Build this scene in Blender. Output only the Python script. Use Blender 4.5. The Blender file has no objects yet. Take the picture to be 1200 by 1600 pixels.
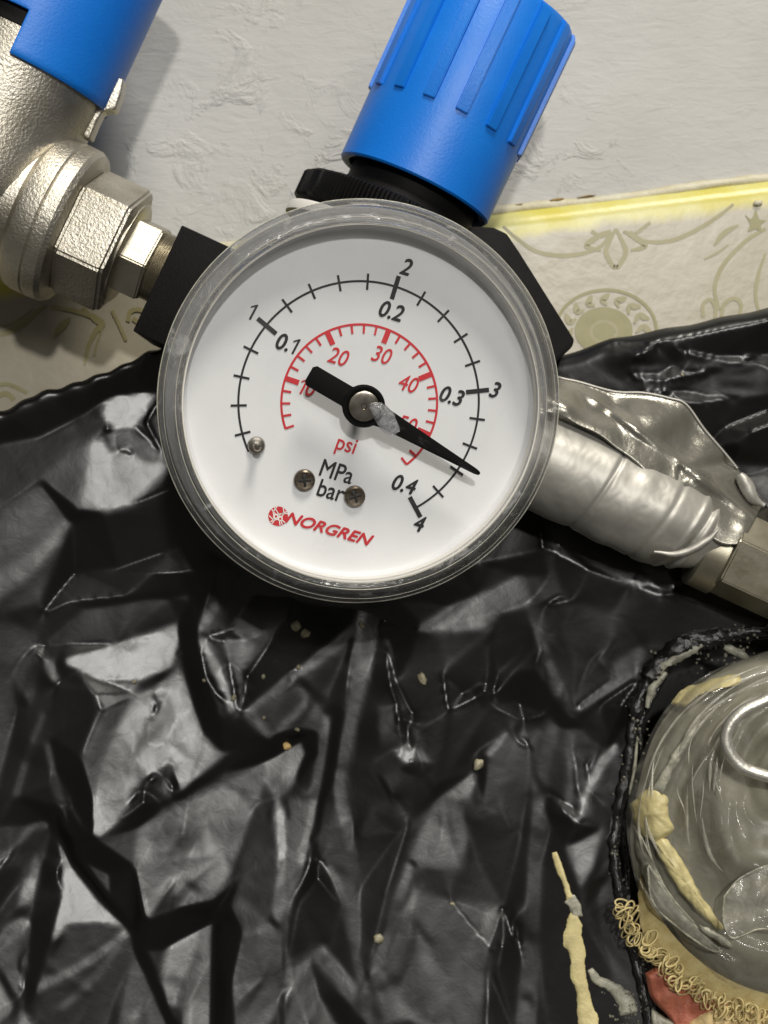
import bpy, bmesh, math, random
import numpy as np
from mathutils import Vector, Matrix, noise
random.seed(7)
rng = np.random.default_rng(7)

# ---------------------------------------------------------------- scale, camera, light
U = 8.0e-5            # metres per photo pixel at the plane of the dial (dial is about 43 mm wide)
D = 2600.0            # camera distance from the dial plane in those pixels (21 cm)
scene = bpy.context.scene
COL = scene.collection

def P(u, v, t):
    """point seen at photo pixel u, v and standing t pixels in front of the dial plane"""
    k = (D - t) / D
    return Vector(((u - 600) * k * U, -t * U, (800 - v) * k * U))

cam = bpy.data.cameras.new('camera'); cam_o = bpy.data.objects.new('camera', cam); COL.objects.link(cam_o)
cam_o.location = (0, -D * U, 0); cam_o.rotation_euler = (math.pi / 2, 0, 0)
cam.sensor_fit = 'VERTICAL'; cam.sensor_height = 24; cam.lens = 24 * D / 1600
cam.clip_start = 0.005; cam.clip_end = 20
cam.dof.use_dof = True; cam.dof.focus_distance = D * U; cam.dof.aperture_fstop = 34
scene.camera = cam_o

world = bpy.data.worlds.new('World'); scene.world = world; world.use_nodes = True
bg = world.node_tree.nodes['Background']
bg.inputs[0].default_value = (1.0, 0.95, 0.86, 1); bg.inputs[1].default_value = 0.11

def area(name, direction, dist, size, power, color, shape='DISK', size_y=None):
    l = bpy.data.lights.new(name, 'AREA'); l.shape = shape; l.size = size
    if size_y: l.size_y = size_y
    l.energy = power; l.color = color
    o = bpy.data.objects.new(name, l); COL.objects.link(o)
    d = Vector(direction).normalized(); o.location = d * dist
    o.rotation_euler = d.to_track_quat('Z', 'Y').to_euler()
    return o
CEIL_DIR, CEIL_W = (0.22, -0.50, 0.85), 13.5
SPOT_DIR, SPOT_W = (0.10, -1.0, 0.30), 6.8
FILL_DIR, FILL_W = (0.34, -1.0, 0.24), 2.2
area('ceiling_lamp', CEIL_DIR, 1.2, 0.36, CEIL_W, (1.0, 0.95, 0.86))
area('ceiling_spot', SPOT_DIR, 1.3, 0.06, SPOT_W, (1.0, 0.975, 0.93))

area('fill_lamp', FILL_DIR, 1.3, 0.30, FILL_W, (1.0, 0.97, 0.92))  # added fill light, brightens the bag below the gauge

scene.view_settings.view_transform = 'Standard'; scene.view_settings.look = 'None'
scene.view_settings.exposure = 0.0; scene.view_settings.gamma = 1.0
cy = scene.cycles
cy.use_denoising = True
cy.max_bounces = 14; cy.transmission_bounces = 12; cy.transparent_max_bounces = 16; cy.glossy_bounces = 6
cy.caustics_reflective = False; cy.caustics_refractive = False
cy.sample_clamp_indirect = 6

# ---------------------------------------------------------------- materials
def s2l(c):
    return tuple(((x / 255) / 12.92 if x / 255 <= 0.04045 else ((x / 255 + 0.055) / 1.055) ** 2.4) for x in c)

def newmat(name):
    m = bpy.data.materials.new(name); m.use_nodes = True
    nt = m.node_tree; return m, nt, nt.nodes['Principled BSDF']

def ncoord(nt, scale=(1, 1, 1), rot=(0, 0, 0)):
    tc = nt.nodes.new('ShaderNodeTexCoord'); mp = nt.nodes.new('ShaderNodeMapping')
    mp.inputs['Scale'].default_value = scale; mp.inputs['Rotation'].default_value = rot
    nt.links.new(tc.outputs['Object'], mp.inputs['Vector']); return mp.outputs['Vector']

def nnoise(nt, vec, feat, detail=4, rough=0.55, dist=0.0):
    """feat: feature size in photo pixels"""
    n = nt.nodes.new('ShaderNodeTexNoise'); n.inputs['Scale'].default_value = 1.0 / (feat * U)
    n.inputs['Detail'].default_value = detail; n.inputs['Roughness'].default_value = rough
    n.inputs['Distortion'].default_value = dist
    nt.links.new(vec, n.inputs['Vector']); return n.outputs['Fac']

def nramp(nt, fac, stops):
    r = nt.nodes.new('ShaderNodeValToRGB'); e = r.color_ramp.elements
    while len(e) < len(stops): e.new(0.5)
    for i, (p, c) in enumerate(stops):
        e[i].position = p; e[i].color = (*c, 1) if len(c) == 3 else c
    nt.links.new(fac, r.inputs['Fac']); return r.outputs['Color']

def nmath(nt, op, a, b=None, clamp=False):
    n = nt.nodes.new('ShaderNodeMath'); n.operation = op; n.use_clamp = clamp
    for i, x in enumerate((a, b)):
        if x is None: continue
        if isinstance(x, (int, float)): n.inputs[i].default_value = x
        else: nt.links.new(x, n.inputs[i])
    return n.outputs[0]

def nmix(nt, fac, a, b):
    n = nt.nodes.new('ShaderNodeMix'); n.data_type = 'RGBA'
    for sock, x in ((n.inputs['Factor'], fac), (n.inputs['A'], a), (n.inputs['B'], b)):
        if isinstance(x, tuple): sock.default_value = (*x, 1) if len(x) == 3 else x
        elif isinstance(x, (int, float)): sock.default_value = x
        else: nt.links.new(x, sock)
    return n.outputs['Result']

def nbump(nt, bsdf, height, dist, strength=1.0):
    """dist in photo pixels"""
    b = nt.nodes.new('ShaderNodeBump'); b.inputs['Distance'].default_value = dist * U
    b.inputs['Strength'].default_value = strength
    nt.links.new(height, b.inputs['Height']); nt.links.new(b.outputs['Normal'], bsdf.inputs['Normal']); return b

def mat(name, c1, rough=0.5, metal=0.0, c2=None, feat=40, rvar=0.0, bump=0.0, bfeat=6, spec=0.5, detail=4, scale=(1, 1, 1)):
    m, nt, b = newmat(name)
    b.inputs['Base Color'].default_value = (*s2l(c1), 1)
    b.inputs['Roughness'].default_value = rough; b.inputs['Metallic'].default_value = metal
    b.inputs['Specular IOR Level'].default_value = spec
    v = ncoord(nt, scale)
    if c2:
        f = nnoise(nt, v, feat, detail)
        nt.links.new(nramp(nt, f, [(0.32, s2l(c1)), (0.68, s2l(c2))]), b.inputs['Base Color'])
    if rvar:
        f = nnoise(nt, v, feat * 0.7, 5, 0.65)
        nt.links.new(nmath(nt, 'ADD', nmath(nt, 'MULTIPLY', f, 2 * rvar), rough - rvar), b.inputs['Roughness'])
    if bump:
        nbump(nt, b, nnoise(nt, v, bfeat, detail, 0.6), bump)
    return m

M = {}
M['blue'] = mat('blue_plastic', (8, 110, 208), 0.42, c2=(12, 116, 213), feat=90, rvar=0.06, bump=0.5, bfeat=5)
M['black_plastic'] = mat('black_plastic', (11, 11, 11), 0.55, c2=(17, 16, 16), feat=60, rvar=0.1, bump=0.5, bfeat=5, spec=0.12)
M['white_plastic'] = mat('white_plastic', (225, 222, 214), 0.5)
M['cast'] = mat('cast_nickel', (198, 193, 181), 0.44, 1.0, c2=(172, 166, 152), feat=70, rvar=0.08, bump=1.4, bfeat=5, detail=2)
M['machined'] = mat('machined_nickel', (192, 187, 173), 0.38, 1.0, c2=(164, 157, 140), feat=60, rvar=0.08, bump=0.5, bfeat=9)
M['chrome'] = mat('plated_steel', (196, 190, 180), 0.2, 1.0, c2=(150, 142, 130), feat=20, rvar=0.06)
M['screw'] = mat('screw_steel', (150, 138, 122), 0.3, 1.0, c2=(90, 80, 68), feat=9, rvar=0.08)
M['needle'] = mat('needle_black', (7, 7, 8), 0.6, bump=0.2, bfeat=5, spec=0.08)
M['print_black'] = mat('print_black', (20, 19, 23), 0.6)
M['print_red'] = mat('print_red', (196, 40, 48), 0.6)
M['print_white'] = mat('print_white', (232, 229, 224), 0.6)
M['dial'] = mat('dial_white', (224, 225, 226), 0.55, c2=(217, 218, 219), feat=120, bump=0.1, bfeat=10)
M['backing_grey'] = mat('pale_backing', (214, 213, 210), 0.5, c2=(200, 199, 196), feat=60)  # pale tone for the ring that brightens the rim
M['gasket'] = mat('gasket_black', (14, 14, 15), 0.5)
M['case'] = mat('gauge_case', (20, 20, 21), 0.45)
M['brass'] = mat('brass_fitting', (190, 185, 168), 0.42, 1.0, c2=(164, 157, 136), feat=60, rvar=0.1, bump=0.25, bfeat=8)
M['wire'] = mat('galvanised_wire', (232, 230, 220), 0.38, 0.8, c2=(196, 193, 182), feat=22, rvar=0.1, bump=1.0, bfeat=7)
M['lace'] = mat('cream_thread', (206, 192, 140), 0.75, c2=(182, 162, 108), feat=18, bump=1.0, bfeat=5)
M['glue'] = mat('cream_glue', (208, 196, 142), 0.42, c2=(176, 164, 118), feat=34, bump=2.0, bfeat=16)
M['glue_grey'] = mat('grey_glue', (176, 174, 156), 0.4, c2=(120, 118, 106), feat=16, bump=2.0, bfeat=9)
M['crumb'] = mat('cream_crumb', (170, 164, 138), 0.5, c2=(120, 114, 92), feat=8)
M['crumb_tan'] = mat('tan_crumb', (214, 182, 120), 0.5)
M['red_cloth'] = mat('red_cloth', (172, 104, 80), 0.55, c2=(150, 80, 60), feat=30, bump=3.0, bfeat=14)
M['cream_cloth'] = mat('cream_cloth', (206, 186, 138), 0.7, c2=(178, 150, 100), feat=26, bump=3.0, bfeat=12)

def make_thin_clear(name, haze_lo, haze_hi, feat, edge=(0.45, 0.75), tint=(0.97, 0.97, 0.97), dif=(0.7, 0.7, 0.68), rough=0.05, ior=1.45, bump=0.0, bfeat=20):
    m, nt, b = newmat(name); nt.nodes.remove(b)
    tr = nt.nodes.new('ShaderNodeBsdfTransparent'); tr.inputs[0].default_value = (*tint, 1)
    gl = nt.nodes.new('ShaderNodeBsdfGlossy'); gl.inputs['Roughness'].default_value = rough
    df = nt.nodes.new('ShaderNodeBsdfDiffuse'); df.inputs[0].default_value = (*dif, 1)
    fr = nt.nodes.new('ShaderNodeLayerWeight'); fr.inputs[0].default_value = 0.5
    f0 = ((ior - 1) / (ior + 1)) ** 2
    fres = nmath(nt, 'ADD', nmath(nt, 'MULTIPLY', nmath(nt, 'POWER', fr.outputs['Facing'], 5.0), 1 - f0), f0)
    v = ncoord(nt); f = nnoise(nt, v, feat, 5, 0.6, 0.8)
    hz = nmath(nt, 'ADD', nmath(nt, 'MULTIPLY', nramp(nt, f, [(edge[0], (0, 0, 0)), (edge[1], (1, 1, 1))]), haze_hi - haze_lo), haze_lo)
    m1 = nt.nodes.new('ShaderNodeMixShader'); nt.links.new(hz, m1.inputs[0])
    nt.links.new(tr.outputs[0], m1.inputs[1]); nt.links.new(df.outputs[0], m1.inputs[2])
    m2 = nt.nodes.new('ShaderNodeMixShader'); nt.links.new(fres, m2.inputs[0])
    nt.links.new(m1.outputs[0], m2.inputs[1]); nt.links.new(gl.outputs[0], m2.inputs[2])
    if bump:
        bm_ = nt.nodes.new('ShaderNodeBump'); bm_.inputs['Distance'].default_value = bump * U
        nt.links.new(nnoise(nt, v, bfeat, 4), bm_.inputs['Height'])
        nt.links.new(bm_.outputs[0], gl.inputs['Normal']); nt.links.new(bm_.outputs[0], fr.inputs['Normal'])
    nt.links.new(m2.outputs[0], nt.nodes['Material Output'].inputs['Surface'])
    return m
M['bezel'] = make_thin_clear('clear_scuffed_rim', 0.075, 0.5, 40, edge=(0.58, 0.70), tint=(0.95, 0.95, 0.96), dif=(0.70, 0.70, 0.69), rough=0.14, ior=1.5, bump=2.0, bfeat=16)
def add_glass(m, fac):
    nt = m.node_tree; out = nt.nodes['Material Output']; old = out.inputs['Surface'].links[0].from_socket
    g = nt.nodes.new('ShaderNodeBsdfGlass'); g.inputs['IOR'].default_value = 1.48; g.inputs['Roughness'].default_value = 0.03
    mx = nt.nodes.new('ShaderNodeMixShader'); mx.inputs[0].default_value = fac
    nt.links.new(old, mx.inputs[1]); nt.links.new(g.outputs[0], mx.inputs[2]); nt.links.new(mx.outputs[0], out.inputs['Surface'])
add_glass(M['bezel'], 0.3)
M['lens'] = make_thin_clear('clear_lens', 0.0, 0.07, 60, edge=(0.55, 0.8), tint=(1, 1, 1))
M['resin'] = make_thin_clear('clear_resin', 0.14, 0.46, 12, tint=(0.82, 0.82, 0.84), dif=(0.72, 0.72, 0.74), rough=0.1, bump=2, bfeat=8)
M['film'] = make_thin_clear('clear_film', 0.06, 0.30, 60, dif=(0.58, 0.56, 0.48), rough=0.09, ior=1.5, bump=3, bfeat=34)
M['glint_film'] = make_thin_clear('pale_glint', 0.45, 0.8, 18, dif=(0.66, 0.64, 0.54), rough=0.14, ior=1.5, bump=2, bfeat=14)  # pale haze for imitated glints on film folds and rim edges
M['film_hazy'] = make_thin_clear('hazy_film', 0.25, 0.6, 24, dif=(0.58, 0.56, 0.47), rough=0.14, ior=1.5, bump=3, bfeat=18)

BAG_ROUGH = 0.30; BAG_F = 0.038
def make_bag():
    m, nt, b = newmat('black_bag_film')
    b.inputs['Base Color'].default_value = (0.0035, 0.0034, 0.0031, 1)
    v = ncoord(nt)
    f = nnoise(nt, v, 120, 5, 0.6)
    nt.links.new(nmath(nt, 'ADD', nmath(nt, 'MULTIPLY', f, 0.08), BAG_ROUGH - 0.04), b.inputs['Roughness'])
    b.inputs['Specular IOR Level'].default_value = 0.475
    h1 = nnoise(nt, v, 30, 4, 0.5, 0.4); h2 = nnoise(nt, v, 5, 2)
    nbump(nt, b, nmath(nt, 'ADD', h1, nmath(nt, 'MULTIPLY', h2, 0.06)), 0.35)
    return m
M['bag'] = make_bag()
m = mat('bag_lip_film', (16, 16, 16), 0.2, c2=(30, 29, 27), feat=20, rvar=0.12, bump=3.5, bfeat=10, spec=0.7); M['lip'] = m
M['slime'] = mat('wet_droplet', (120, 118, 104), 0.08, spec=0.8)

def make_tape():
    m, nt, b = newmat('silver_tape')
    b.inputs['Metallic'].default_value = 0.475
    v = ncoord(nt)
    nt.links.new(nramp(nt, nnoise(nt, v, 60, 4), [(0.3, s2l((156, 154, 147))), (0.7, s2l((176, 173, 165)))]), b.inputs['Base Color'])
    nt.links.new(nmath(nt, 'ADD', nmath(nt, 'MULTIPLY', nnoise(nt, v, 40, 4), 0.12), 0.40), b.inputs['Roughness'])
    nbump(nt, b, nnoise(nt, v, 40, 3, 0.5), 0.9)
    return m
M['tape'] = make_tape()
M['flap'] = mat('grey_tape_flap', (128, 126, 117), 0.30, 0.7, c2=(150, 147, 137), feat=60, rvar=0.1, bump=2.0, bfeat=34)

def make_wall():
    m, nt, b = newmat('painted_plaster')
    v = ncoord(nt, (0.35, 1, 1), (0, math.radians(7), 0))
    v2 = ncoord(nt)
    f = nnoise(nt, v2, 300, 5, 0.6)
    nt.links.new(nramp(nt, f, [(0.3, s2l((170, 169, 164))), (0.7, s2l((182, 181, 177)))]), b.inputs['Base Color'])
    b.inputs['Roughness'].default_value = 0.5; b.inputs['Specular IOR Level'].default_value = 0.35
    st = nnoise(nt, v, 20, 4, 0.62, 0.5)
    lump = nramp(nt, nnoise(nt, v2, 80, 6, 0.62, 0.7), [(0.52, (0, 0, 0)), (0.66, (1, 1, 1))])
    area_ = nramp(nt, nnoise(nt, v2, 420, 2), [(0.42, (0.1,) * 3), (0.62, (1, 1, 1))])
    h = nmath(nt, 'ADD', nmath(nt, 'MULTIPLY', st, 0.30), nmath(nt, 'MULTIPLY', nmath(nt, 'MULTIPLY', lump, area_), 0.5))
    nbump(nt, b, h, 6.0)
    return m
M['wall'] = make_wall()

def make_tile():
    m, nt, b = newmat('glazed_tile')
    tc = nt.nodes.new('ShaderNodeTexCoord'); sep = nt.nodes.new('ShaderNodeSeparateXYZ')
    nt.links.new(tc.outputs['Object'], sep.inputs[0])
    y = nmath(nt, 'DIVIDE', sep.outputs['Y'], U)       # local y in pixels, 0 at the top edge, negative below
    n = nnoise(nt, tc.outputs['Object'], 90, 4, 0.6)
    yy = nmath(nt, 'ADD', y, nmath(nt, 'MULTIPLY', nmath(nt, 'SUBTRACT', n, 0.5), 36))
    fac = nmath(nt, 'DIVIDE', nmath(nt, 'ADD', yy, 62), 20, True)
    base = nramp(nt, nnoise(nt, tc.outputs['Object'], 200, 3), [(0.3, s2l((158, 150, 129))), (0.7, s2l((168, 161, 143)))])
    yel = nramp(nt, nnoise(nt, tc.outputs['Object'], 140, 4), [(0.40, s2l((196, 186, 82))), (0.60, s2l((204, 198, 128)))])
    nt.links.new(nmix(nt, fac, base, yel), b.inputs['Base Color'])
    b.inputs['Roughness'].default_value = 0.35
    nbump(nt, b, nnoise(nt, tc.outputs['Object'], 40, 3), 1.2)
    return m
M['tile'] = make_tile()
M['tile_print'] = mat('tile_print_olive', (140, 133, 90), 0.4, c2=(147, 140, 102), feat=30)
M['tile_print_dark'] = mat('tile_print_dark_olive', (128, 122, 72), 0.4, c2=(137, 130, 84), feat=30)
M['caulk'] = mat('cream_caulk', (196, 192, 172), 0.5, c2=(184, 176, 146), feat=50, bump=2, bfeat=14)
M['dirt'] = mat('brown_dirt', (150, 126, 78), 0.8, c2=(120, 96, 56), feat=12)

# ---------------------------------------------------------------- builders
def mkobj(name, verts, faces, m, parent=None, smooth=True, angle=35, scale=U, center=False):
    me = bpy.data.meshes.new(name)
    V = np.array([tuple(v) for v in verts], dtype=float) * scale
    loc = None
    if center:
        loc = V.mean(axis=0); V = V - loc
    me.from_pydata(V.tolist(), [], faces); me.update()
    bm = bmesh.new(); bm.from_mesh(me); bmesh.ops.recalc_face_normals(bm, faces=bm.faces); bm.to_mesh(me); bm.free()
    if smooth:
        me.polygons.foreach_set('use_smooth', [True] * len(me.polygons))
        if angle: me.set_sharp_from_angle(angle=math.radians(angle))
    me.materials.append(m)
    o = bpy.data.objects.new(name, me); COL.objects.link(o)
    if loc is not None: o.location = loc
    if parent is not None: o.parent = parent
    return o

def from_bm(name, bm, m, parent=None, smooth=True, angle=35):
    bmesh.ops.recalc_face_normals(bm, faces=bm.faces)
    me = bpy.data.meshes.new(name); bm.to_mesh(me); bm.free()
    if smooth:
        me.polygons.foreach_set('use_smooth', [True] * len(me.polygons)); me.set_sharp_from_angle(angle=math.radians(angle))
    me.materials.append(m); o = bpy.data.objects.new(name, me); COL.objects.link(o)
    if parent is not None: o.parent = parent
    return o

def tag(o, label, cat, group=None):
    o['label'] = label; o['category'] = cat
    if group: o['group'] = group
    return o

def empty(name, mtx):
    o = bpy.data.objects.new(name, None); COL.objects.link(o); o.empty_display_size = 0.005
    o.matrix_world = mtx; return o

def axmap(axis, r, h, th):
    c, s = math.cos(th) * r, math.sin(th) * r
    if axis == 'z': return (c, s, h)
    if axis == 'y': return (s, h, c)       # th = 0 faces the camera
    return (h, s, c)                       # axis x, th = 0 faces the camera, th = 90 up

def lathe(name, prof, m, parent=None, n=96, axis='z', off=(0, 0, 0), closed=False, scale=U, angle=35, rfun=None):
    vs, fs = [], []
    k = len(prof)
    for i in range(n):
        th = 2 * math.pi * i / n
        for (r, h) in prof:
            rr = rfun(r, h, th) if rfun else r
            p = axmap(axis, rr, h, th); vs.append((p[0] + off[0], p[1] + off[1], p[2] + off[2]))
    for i in range(n):
        j = (i + 1) % n
        for a in range(k if closed else k - 1):
            b = (a + 1) % k
            fs.append((i * k + a, j * k + a, j * k + b, i * k + b))
    return mkobj(name, vs, fs, m, parent, scale=scale, angle=angle)

def poly_prism(name, poly, z0, z1, m, parent=None, bevel=2.0, scale=U, segs=2):
    bm = bmesh.new()
    a = [bm.verts.new((x * scale, y * scale, z0 * scale)) for x, y in poly]
    b = [bm.verts.new((x * scale, y * scale, z1 * scale)) for x, y in poly]
    bm.faces.new(a); bm.faces.new(b)
    n = len(poly)
    for i in range(n): bm.faces.new((a[i], a[(i + 1) % n], b[(i + 1) % n], b[i]))
    if bevel:
        bmesh.ops.recalc_face_normals(bm, faces=bm.faces)
        bmesh.ops.bevel(bm, geom=list(bm.edges), offset=bevel * scale, segments=segs, affect='EDGES', profile=0.6, clamp_overlap=True)
    return from_bm(name, bm, m, parent)

def hexprism(name, R, x0, x1, rot, m, parent, off, scale, chamfer=8, bevel=3.0, n=6):
    """prism along local x with chamfered ends"""
    bm = bmesh.new()
    rings = []
    for x, r in ((x0, R - chamfer), (x0 + chamfer * 0.6, R), (x1 - chamfer * 0.6, R), (x1, R - chamfer)):
        ring = []
        for i in range(n):
            th = math.radians(rot) + 2 * math.pi * i / n
            ring.append(bm.verts.new(((x + off[0]) * scale, (r * math.sin(th) + off[1]) * scale, (r * math.cos(th) + off[2]) * scale)))
        rings.append(ring)
    for a, b in zip(rings[:-1], rings[1:]):
        for i in range(n): bm.faces.new((a[i], a[(i + 1) % n], b[(i + 1) % n], b[i]))
    bm.faces.new(rings[0]); bm.faces.new(rings[-1])
    bmesh.ops.recalc_face_normals(bm, faces=bm.faces)
    bmesh.ops.bevel(bm, geom=list(bm.edges), offset=bevel * scale, segments=2, affect='EDGES', clamp_overlap=True)
    return from_bm(name, bm, m, parent)

def smooth_path(pts, per=8):
    """Catmull-Rom through points of any dimension"""
    pts = [np.array(p, float) for p in pts]
    q = [2 * pts[0] - pts[1]] + pts + [2 * pts[-1] - pts[-2]]
    out = []
    for i in range(1, len(q) - 2):
        p0, p1, p2, p3 = q[i - 1], q[i], q[i + 1], q[i + 2]
        for s in range(per):
            t = s / per
            out.append(0.5 * ((2 * p1) + (-p0 + p2) * t + (2 * p0 - 5 * p1 + 4 * p2 - p3) * t * t + (-p0 + 3 * p1 - 3 * p2 + p3) * t ** 3))
    out.append(pts[-1]); return out

def tube(name, path, rad, m, parent=None, n=12, scale=U, closed=False, center=False, rough=0.0):
    path = [np.array(p, float) for p in path]; k = len(path)
    vs, fs = [], []
    nrm = None
    for i, p in enumerate(path):
        a = path[(i - 1) % k] if (closed or i > 0) else p
        b = path[(i + 1) % k] if (closed or i < k - 1) else p
        t = b - a; t = t / (np.linalg.norm(t) + 1e-12)
        if nrm is None:
            nrm = np.cross(t, (0.3, 0.9, 0.2))
        nrm = nrm - t * nrm.dot(t); nrm = nrm / np.linalg.norm(nrm); bn = np.cross(t, nrm)
        r = rad(i / max(1, k - 1)) if callable(rad) else rad
        for j in range(n):
            th = 2 * math.pi * j / n
            rr = r
            if rough:
                q = p + (nrm * math.cos(th) + bn * math.sin(th)) * r
                rr = r * (1 + rough * noise.noise(Vector(q * 0.06)) + 0.5 * rough * noise.noise(Vector(q * 0.17)))
            vs.append(p + (nrm * math.cos(th) + bn * math.sin(th)) * rr)
    for i in range(k if closed else k - 1):
        i2 = (i + 1) % k
        for j in range(n):
            fs.append((i * n + j, i * n + (j + 1) % n, i2 * n + (j + 1) % n, i2 * n + j))
    if not closed:
        fs.append(tuple(range(n))); fs.append(tuple((k - 1) * n + j for j in range(n)))
    return mkobj(name, vs, fs, m, parent, scale=scale, center=center, angle=60)

def ribbon2(path, width):
    """flat strip along 2-D path -> verts2d, faces; width number or list/func of 0..1"""
    path = [np.array(p, float) for p in path]; k = len(path); vs, fs = [], []
    for i, p in enumerate(path):
        t = path[min(i + 1, k - 1)] - path[max(i - 1, 0)]; t = t / (np.linalg.norm(t) + 1e-9)
        nn = np.array((-t[1], t[0])); w = (width(i / (k - 1)) if callable(width) else width) / 2
        vs += [p + nn * w, p - nn * w]
    for i in range(k - 1): fs.append((2 * i, 2 * i + 1, 2 * i + 3, 2 * i + 2))
    return vs, fs

def blob(name, loc, rad, m, parent=None, amp=0.3, feat=1.0, sub=2, seed=0, mtx=None, scale=U):
    bm = bmesh.new(); bmesh.ops.create_icosphere(bm, subdivisions=sub, radius=1.0)
    for v in bm.verts:
        c = v.co.copy(); f = 1 + amp * noise.noise(c * feat + Vector((seed * 3.1, seed * 1.7, 0)))
        c = Vector((c.x * rad[0], c.y * rad[1], c.z * rad[2])) * f
        if mtx is not None: c = mtx @ c
        v.co = c * scale
    o = from_bm(name, bm, m, parent, angle=80); o.location = loc; return o

def text_mesh(name, body, size, m, parent, x, y, z, rot=0.0, shear=0.0, sx=1.0, bold=0.0, scale=U):
    c = bpy.data.curves.new(name, 'FONT'); c.body = body; c.size = 1.0; c.align_x = 'CENTER'; c.align_y = 'CENTER'
    c.shear = shear; c.resolution_u = 6
    t = bpy.data.objects.new(name + '_curve', c); COL.objects.link(t)
    dg = bpy.context.evaluated_depsgraph_get()
    me = bpy.data.meshes.new_from_object(t.evaluated_get(dg)); bpy.data.objects.remove(t); bpy.data.curves.remove(c)
    n = len(me.vertices); co = np.empty(n * 3); me.vertices.foreach_get('co', co); co = co.reshape(-1, 3)
    mid = (co.min(0) + co.max(0)) / 2; co -= mid
    hgt = co[:, 1].max() - co[:, 1].min()
    co *= size / hgt; co[:, 0] *= sx
    a = math.radians(rot); X = co[:, 0] * math.cos(a) - co[:, 1] * math.sin(a); Y = co[:, 0] * math.sin(a) + co[:, 1] * math.cos(a)
    co[:, 0] = X + x; co[:, 1] = Y + y; co[:, 2] = z
    polys = [tuple(p.vertices) for p in me.polygons]; bpy.data.meshes.remove(me)
    av, af = [], []
    b = bold
    for q, (ox, oy) in enumerate(((0, 0), (b, 0), (-b, 0), (0, b), (0, -b)) if b else ((0, 0),)):
        o0 = len(av); av += [(p[0] + ox, p[1] + oy, p[2] + 0.08 * q) for p in co]; af += [tuple(i + o0 for i in f) for f in polys]
    return mkobj(name, av, af, m, parent, smooth=False, scale=scale)

# ---------------------------------------------------------------- the setting: plastered wall and tile border
WT = -640
def wall():
    o = mkobj('wall', [(-2400, -WT, -2600), (2400, -WT, -2600), (2400, -WT, 2200), (-2400, -WT, 2200)], [(0, 1, 2, 3)], M['wall'], smooth=False)
    o['kind'] = 'structure'; return o
wall_o = wall()

def frame(u, v, t, ang, ):
    """local x along image direction ang degrees below horizontal, y up, z towards the camera"""
    a = math.radians(ang); ex = Vector((math.cos(a), 0, -math.sin(a))); ey = Vector((math.sin(a), 0, math.cos(a))); ez = Vector((0, -1, 0))
    m = Matrix((ex, ey, ez)).transposed().to_4x4(); m.translation = P(u, v, t); return m

TANG = -7.0; TT = -600; TK = (D - TT) / D
tile_f = frame(600, 351, TT, TANG)
prof = [(-2, -38)]
for i in range(9):
    a = math.radians(90 - i * 11.25); prof.append((-30 + 30 * math.sin(a), -30 + 30 * math.cos(a)))
prof += [(-60, 0.0), (-200, 0), (-700, 0), (-700, -38)]
prof = [(a * TK, b * TK) for a, b in prof]
vs, fs = [], []
NX = 30
for i in range(NX + 1):
    x = -2200 + 4400 * i / NX
    for (y, z) in prof: vs.append((x, y, z))
k = len(prof)
for i in range(NX):
    for j in range(k - 1): fs.append((i * k + j, (i + 1) * k + j, (i + 1) * k + j + 1, i * k + j + 1))
tile = mkobj('tile_border', vs, fs, M['tile'], smooth=True, angle=50); tile.matrix_world = tile_f; tile['kind'] = 'structure'
tinv = tile_f.inverted()
def tl(u, v, dz=0.6):
    p = tinv @ P(u, v, TT); return (p.x / U, p.y / U, dz)
def t2(pts): return [tl(u, v)[:2] for u, v in pts]

_ornz = [0.5]
def ornament(pts, w, m='tile_print', name='tile_print'):
    _ornz[0] += 0.04
    path = smooth_path(t2(pts), 7); v2, f2 = ribbon2(path, (lambda s: w(s) * TK) if callable(w) else w * TK)
    return mkobj(name, [(p[0], p[1], _ornz[0]) for p in v2], f2, M[m], tile, smooth=False)
def orn_fill(pts, m='tile_print'):
    _ornz[0] += 0.04
    path = smooth_path(t2(pts + [pts[0]]), 6)[:-1]
    return mkobj('tile_print', [(p[0], p[1], _ornz[0]) for p in path], [tuple(range(len(path)))], M[m], tile, smooth=False)
def RZ(pts): return [(740 + x / 2.609, 250 + y / 2.609) for x, y in pts]
def LZ(pts): return [(x / 4, 430 + y / 4) for x, y in pts]
taper = lambda a, b: (lambda s: a + (b - a) * math.sin(math.pi * s))
ornament(RZ([(120, 270), (170, 315), (250, 370), (350, 390), (450, 380), (520, 350), (555, 300)]), taper(4, 7))
ornament(RZ([(640, 290), (690, 330), (800, 330), (900, 290), (1000, 228), (1060, 180)]), taper(4, 7))
ornament(RZ([(660, 300), (700, 270), (720, 255)]), 5); ornament(RZ([(560, 290), (520, 310), (480, 290)]), 6)
for sgn in (-1, 1):
    ornament(RZ([(580, 280), (580 + 30 * sgn, 340), (580 + 40 * sgn, 380), (580 + 10 * sgn, 435), (580, 430)]), taper(5, 8))
    ornament(RZ([(580 + 30 * sgn, 290), (580 + 70 * sgn, 310), (580 + 120 * sgn, 350), (580 + 60 * sgn, 370)]), taper(4, 9))
ornament(RZ([(1190, 280), (1110, 330), (1040, 400), (1000, 460), (982, 530), (1000, 610)]), taper(5, 7))
ornament(RZ([(1080, 265), (1020, 300), (980, 350)]), taper(3, 9))
ornament(RZ([(1040, 345), (990, 380), (940, 405)]), taper(2, 4))
ornament(RZ([(1190, 380), (1160, 470), (1150, 560), (1170, 640)]), taper(3, 6))
ornament(RZ([(935, 640), (935, 590), (965, 570), (985, 600), (985, 650)]), 6)
ornament(RZ([(1010, 640), (1020, 590), (1060, 565), (1090, 590), (1080, 640)]), 6)
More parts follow.
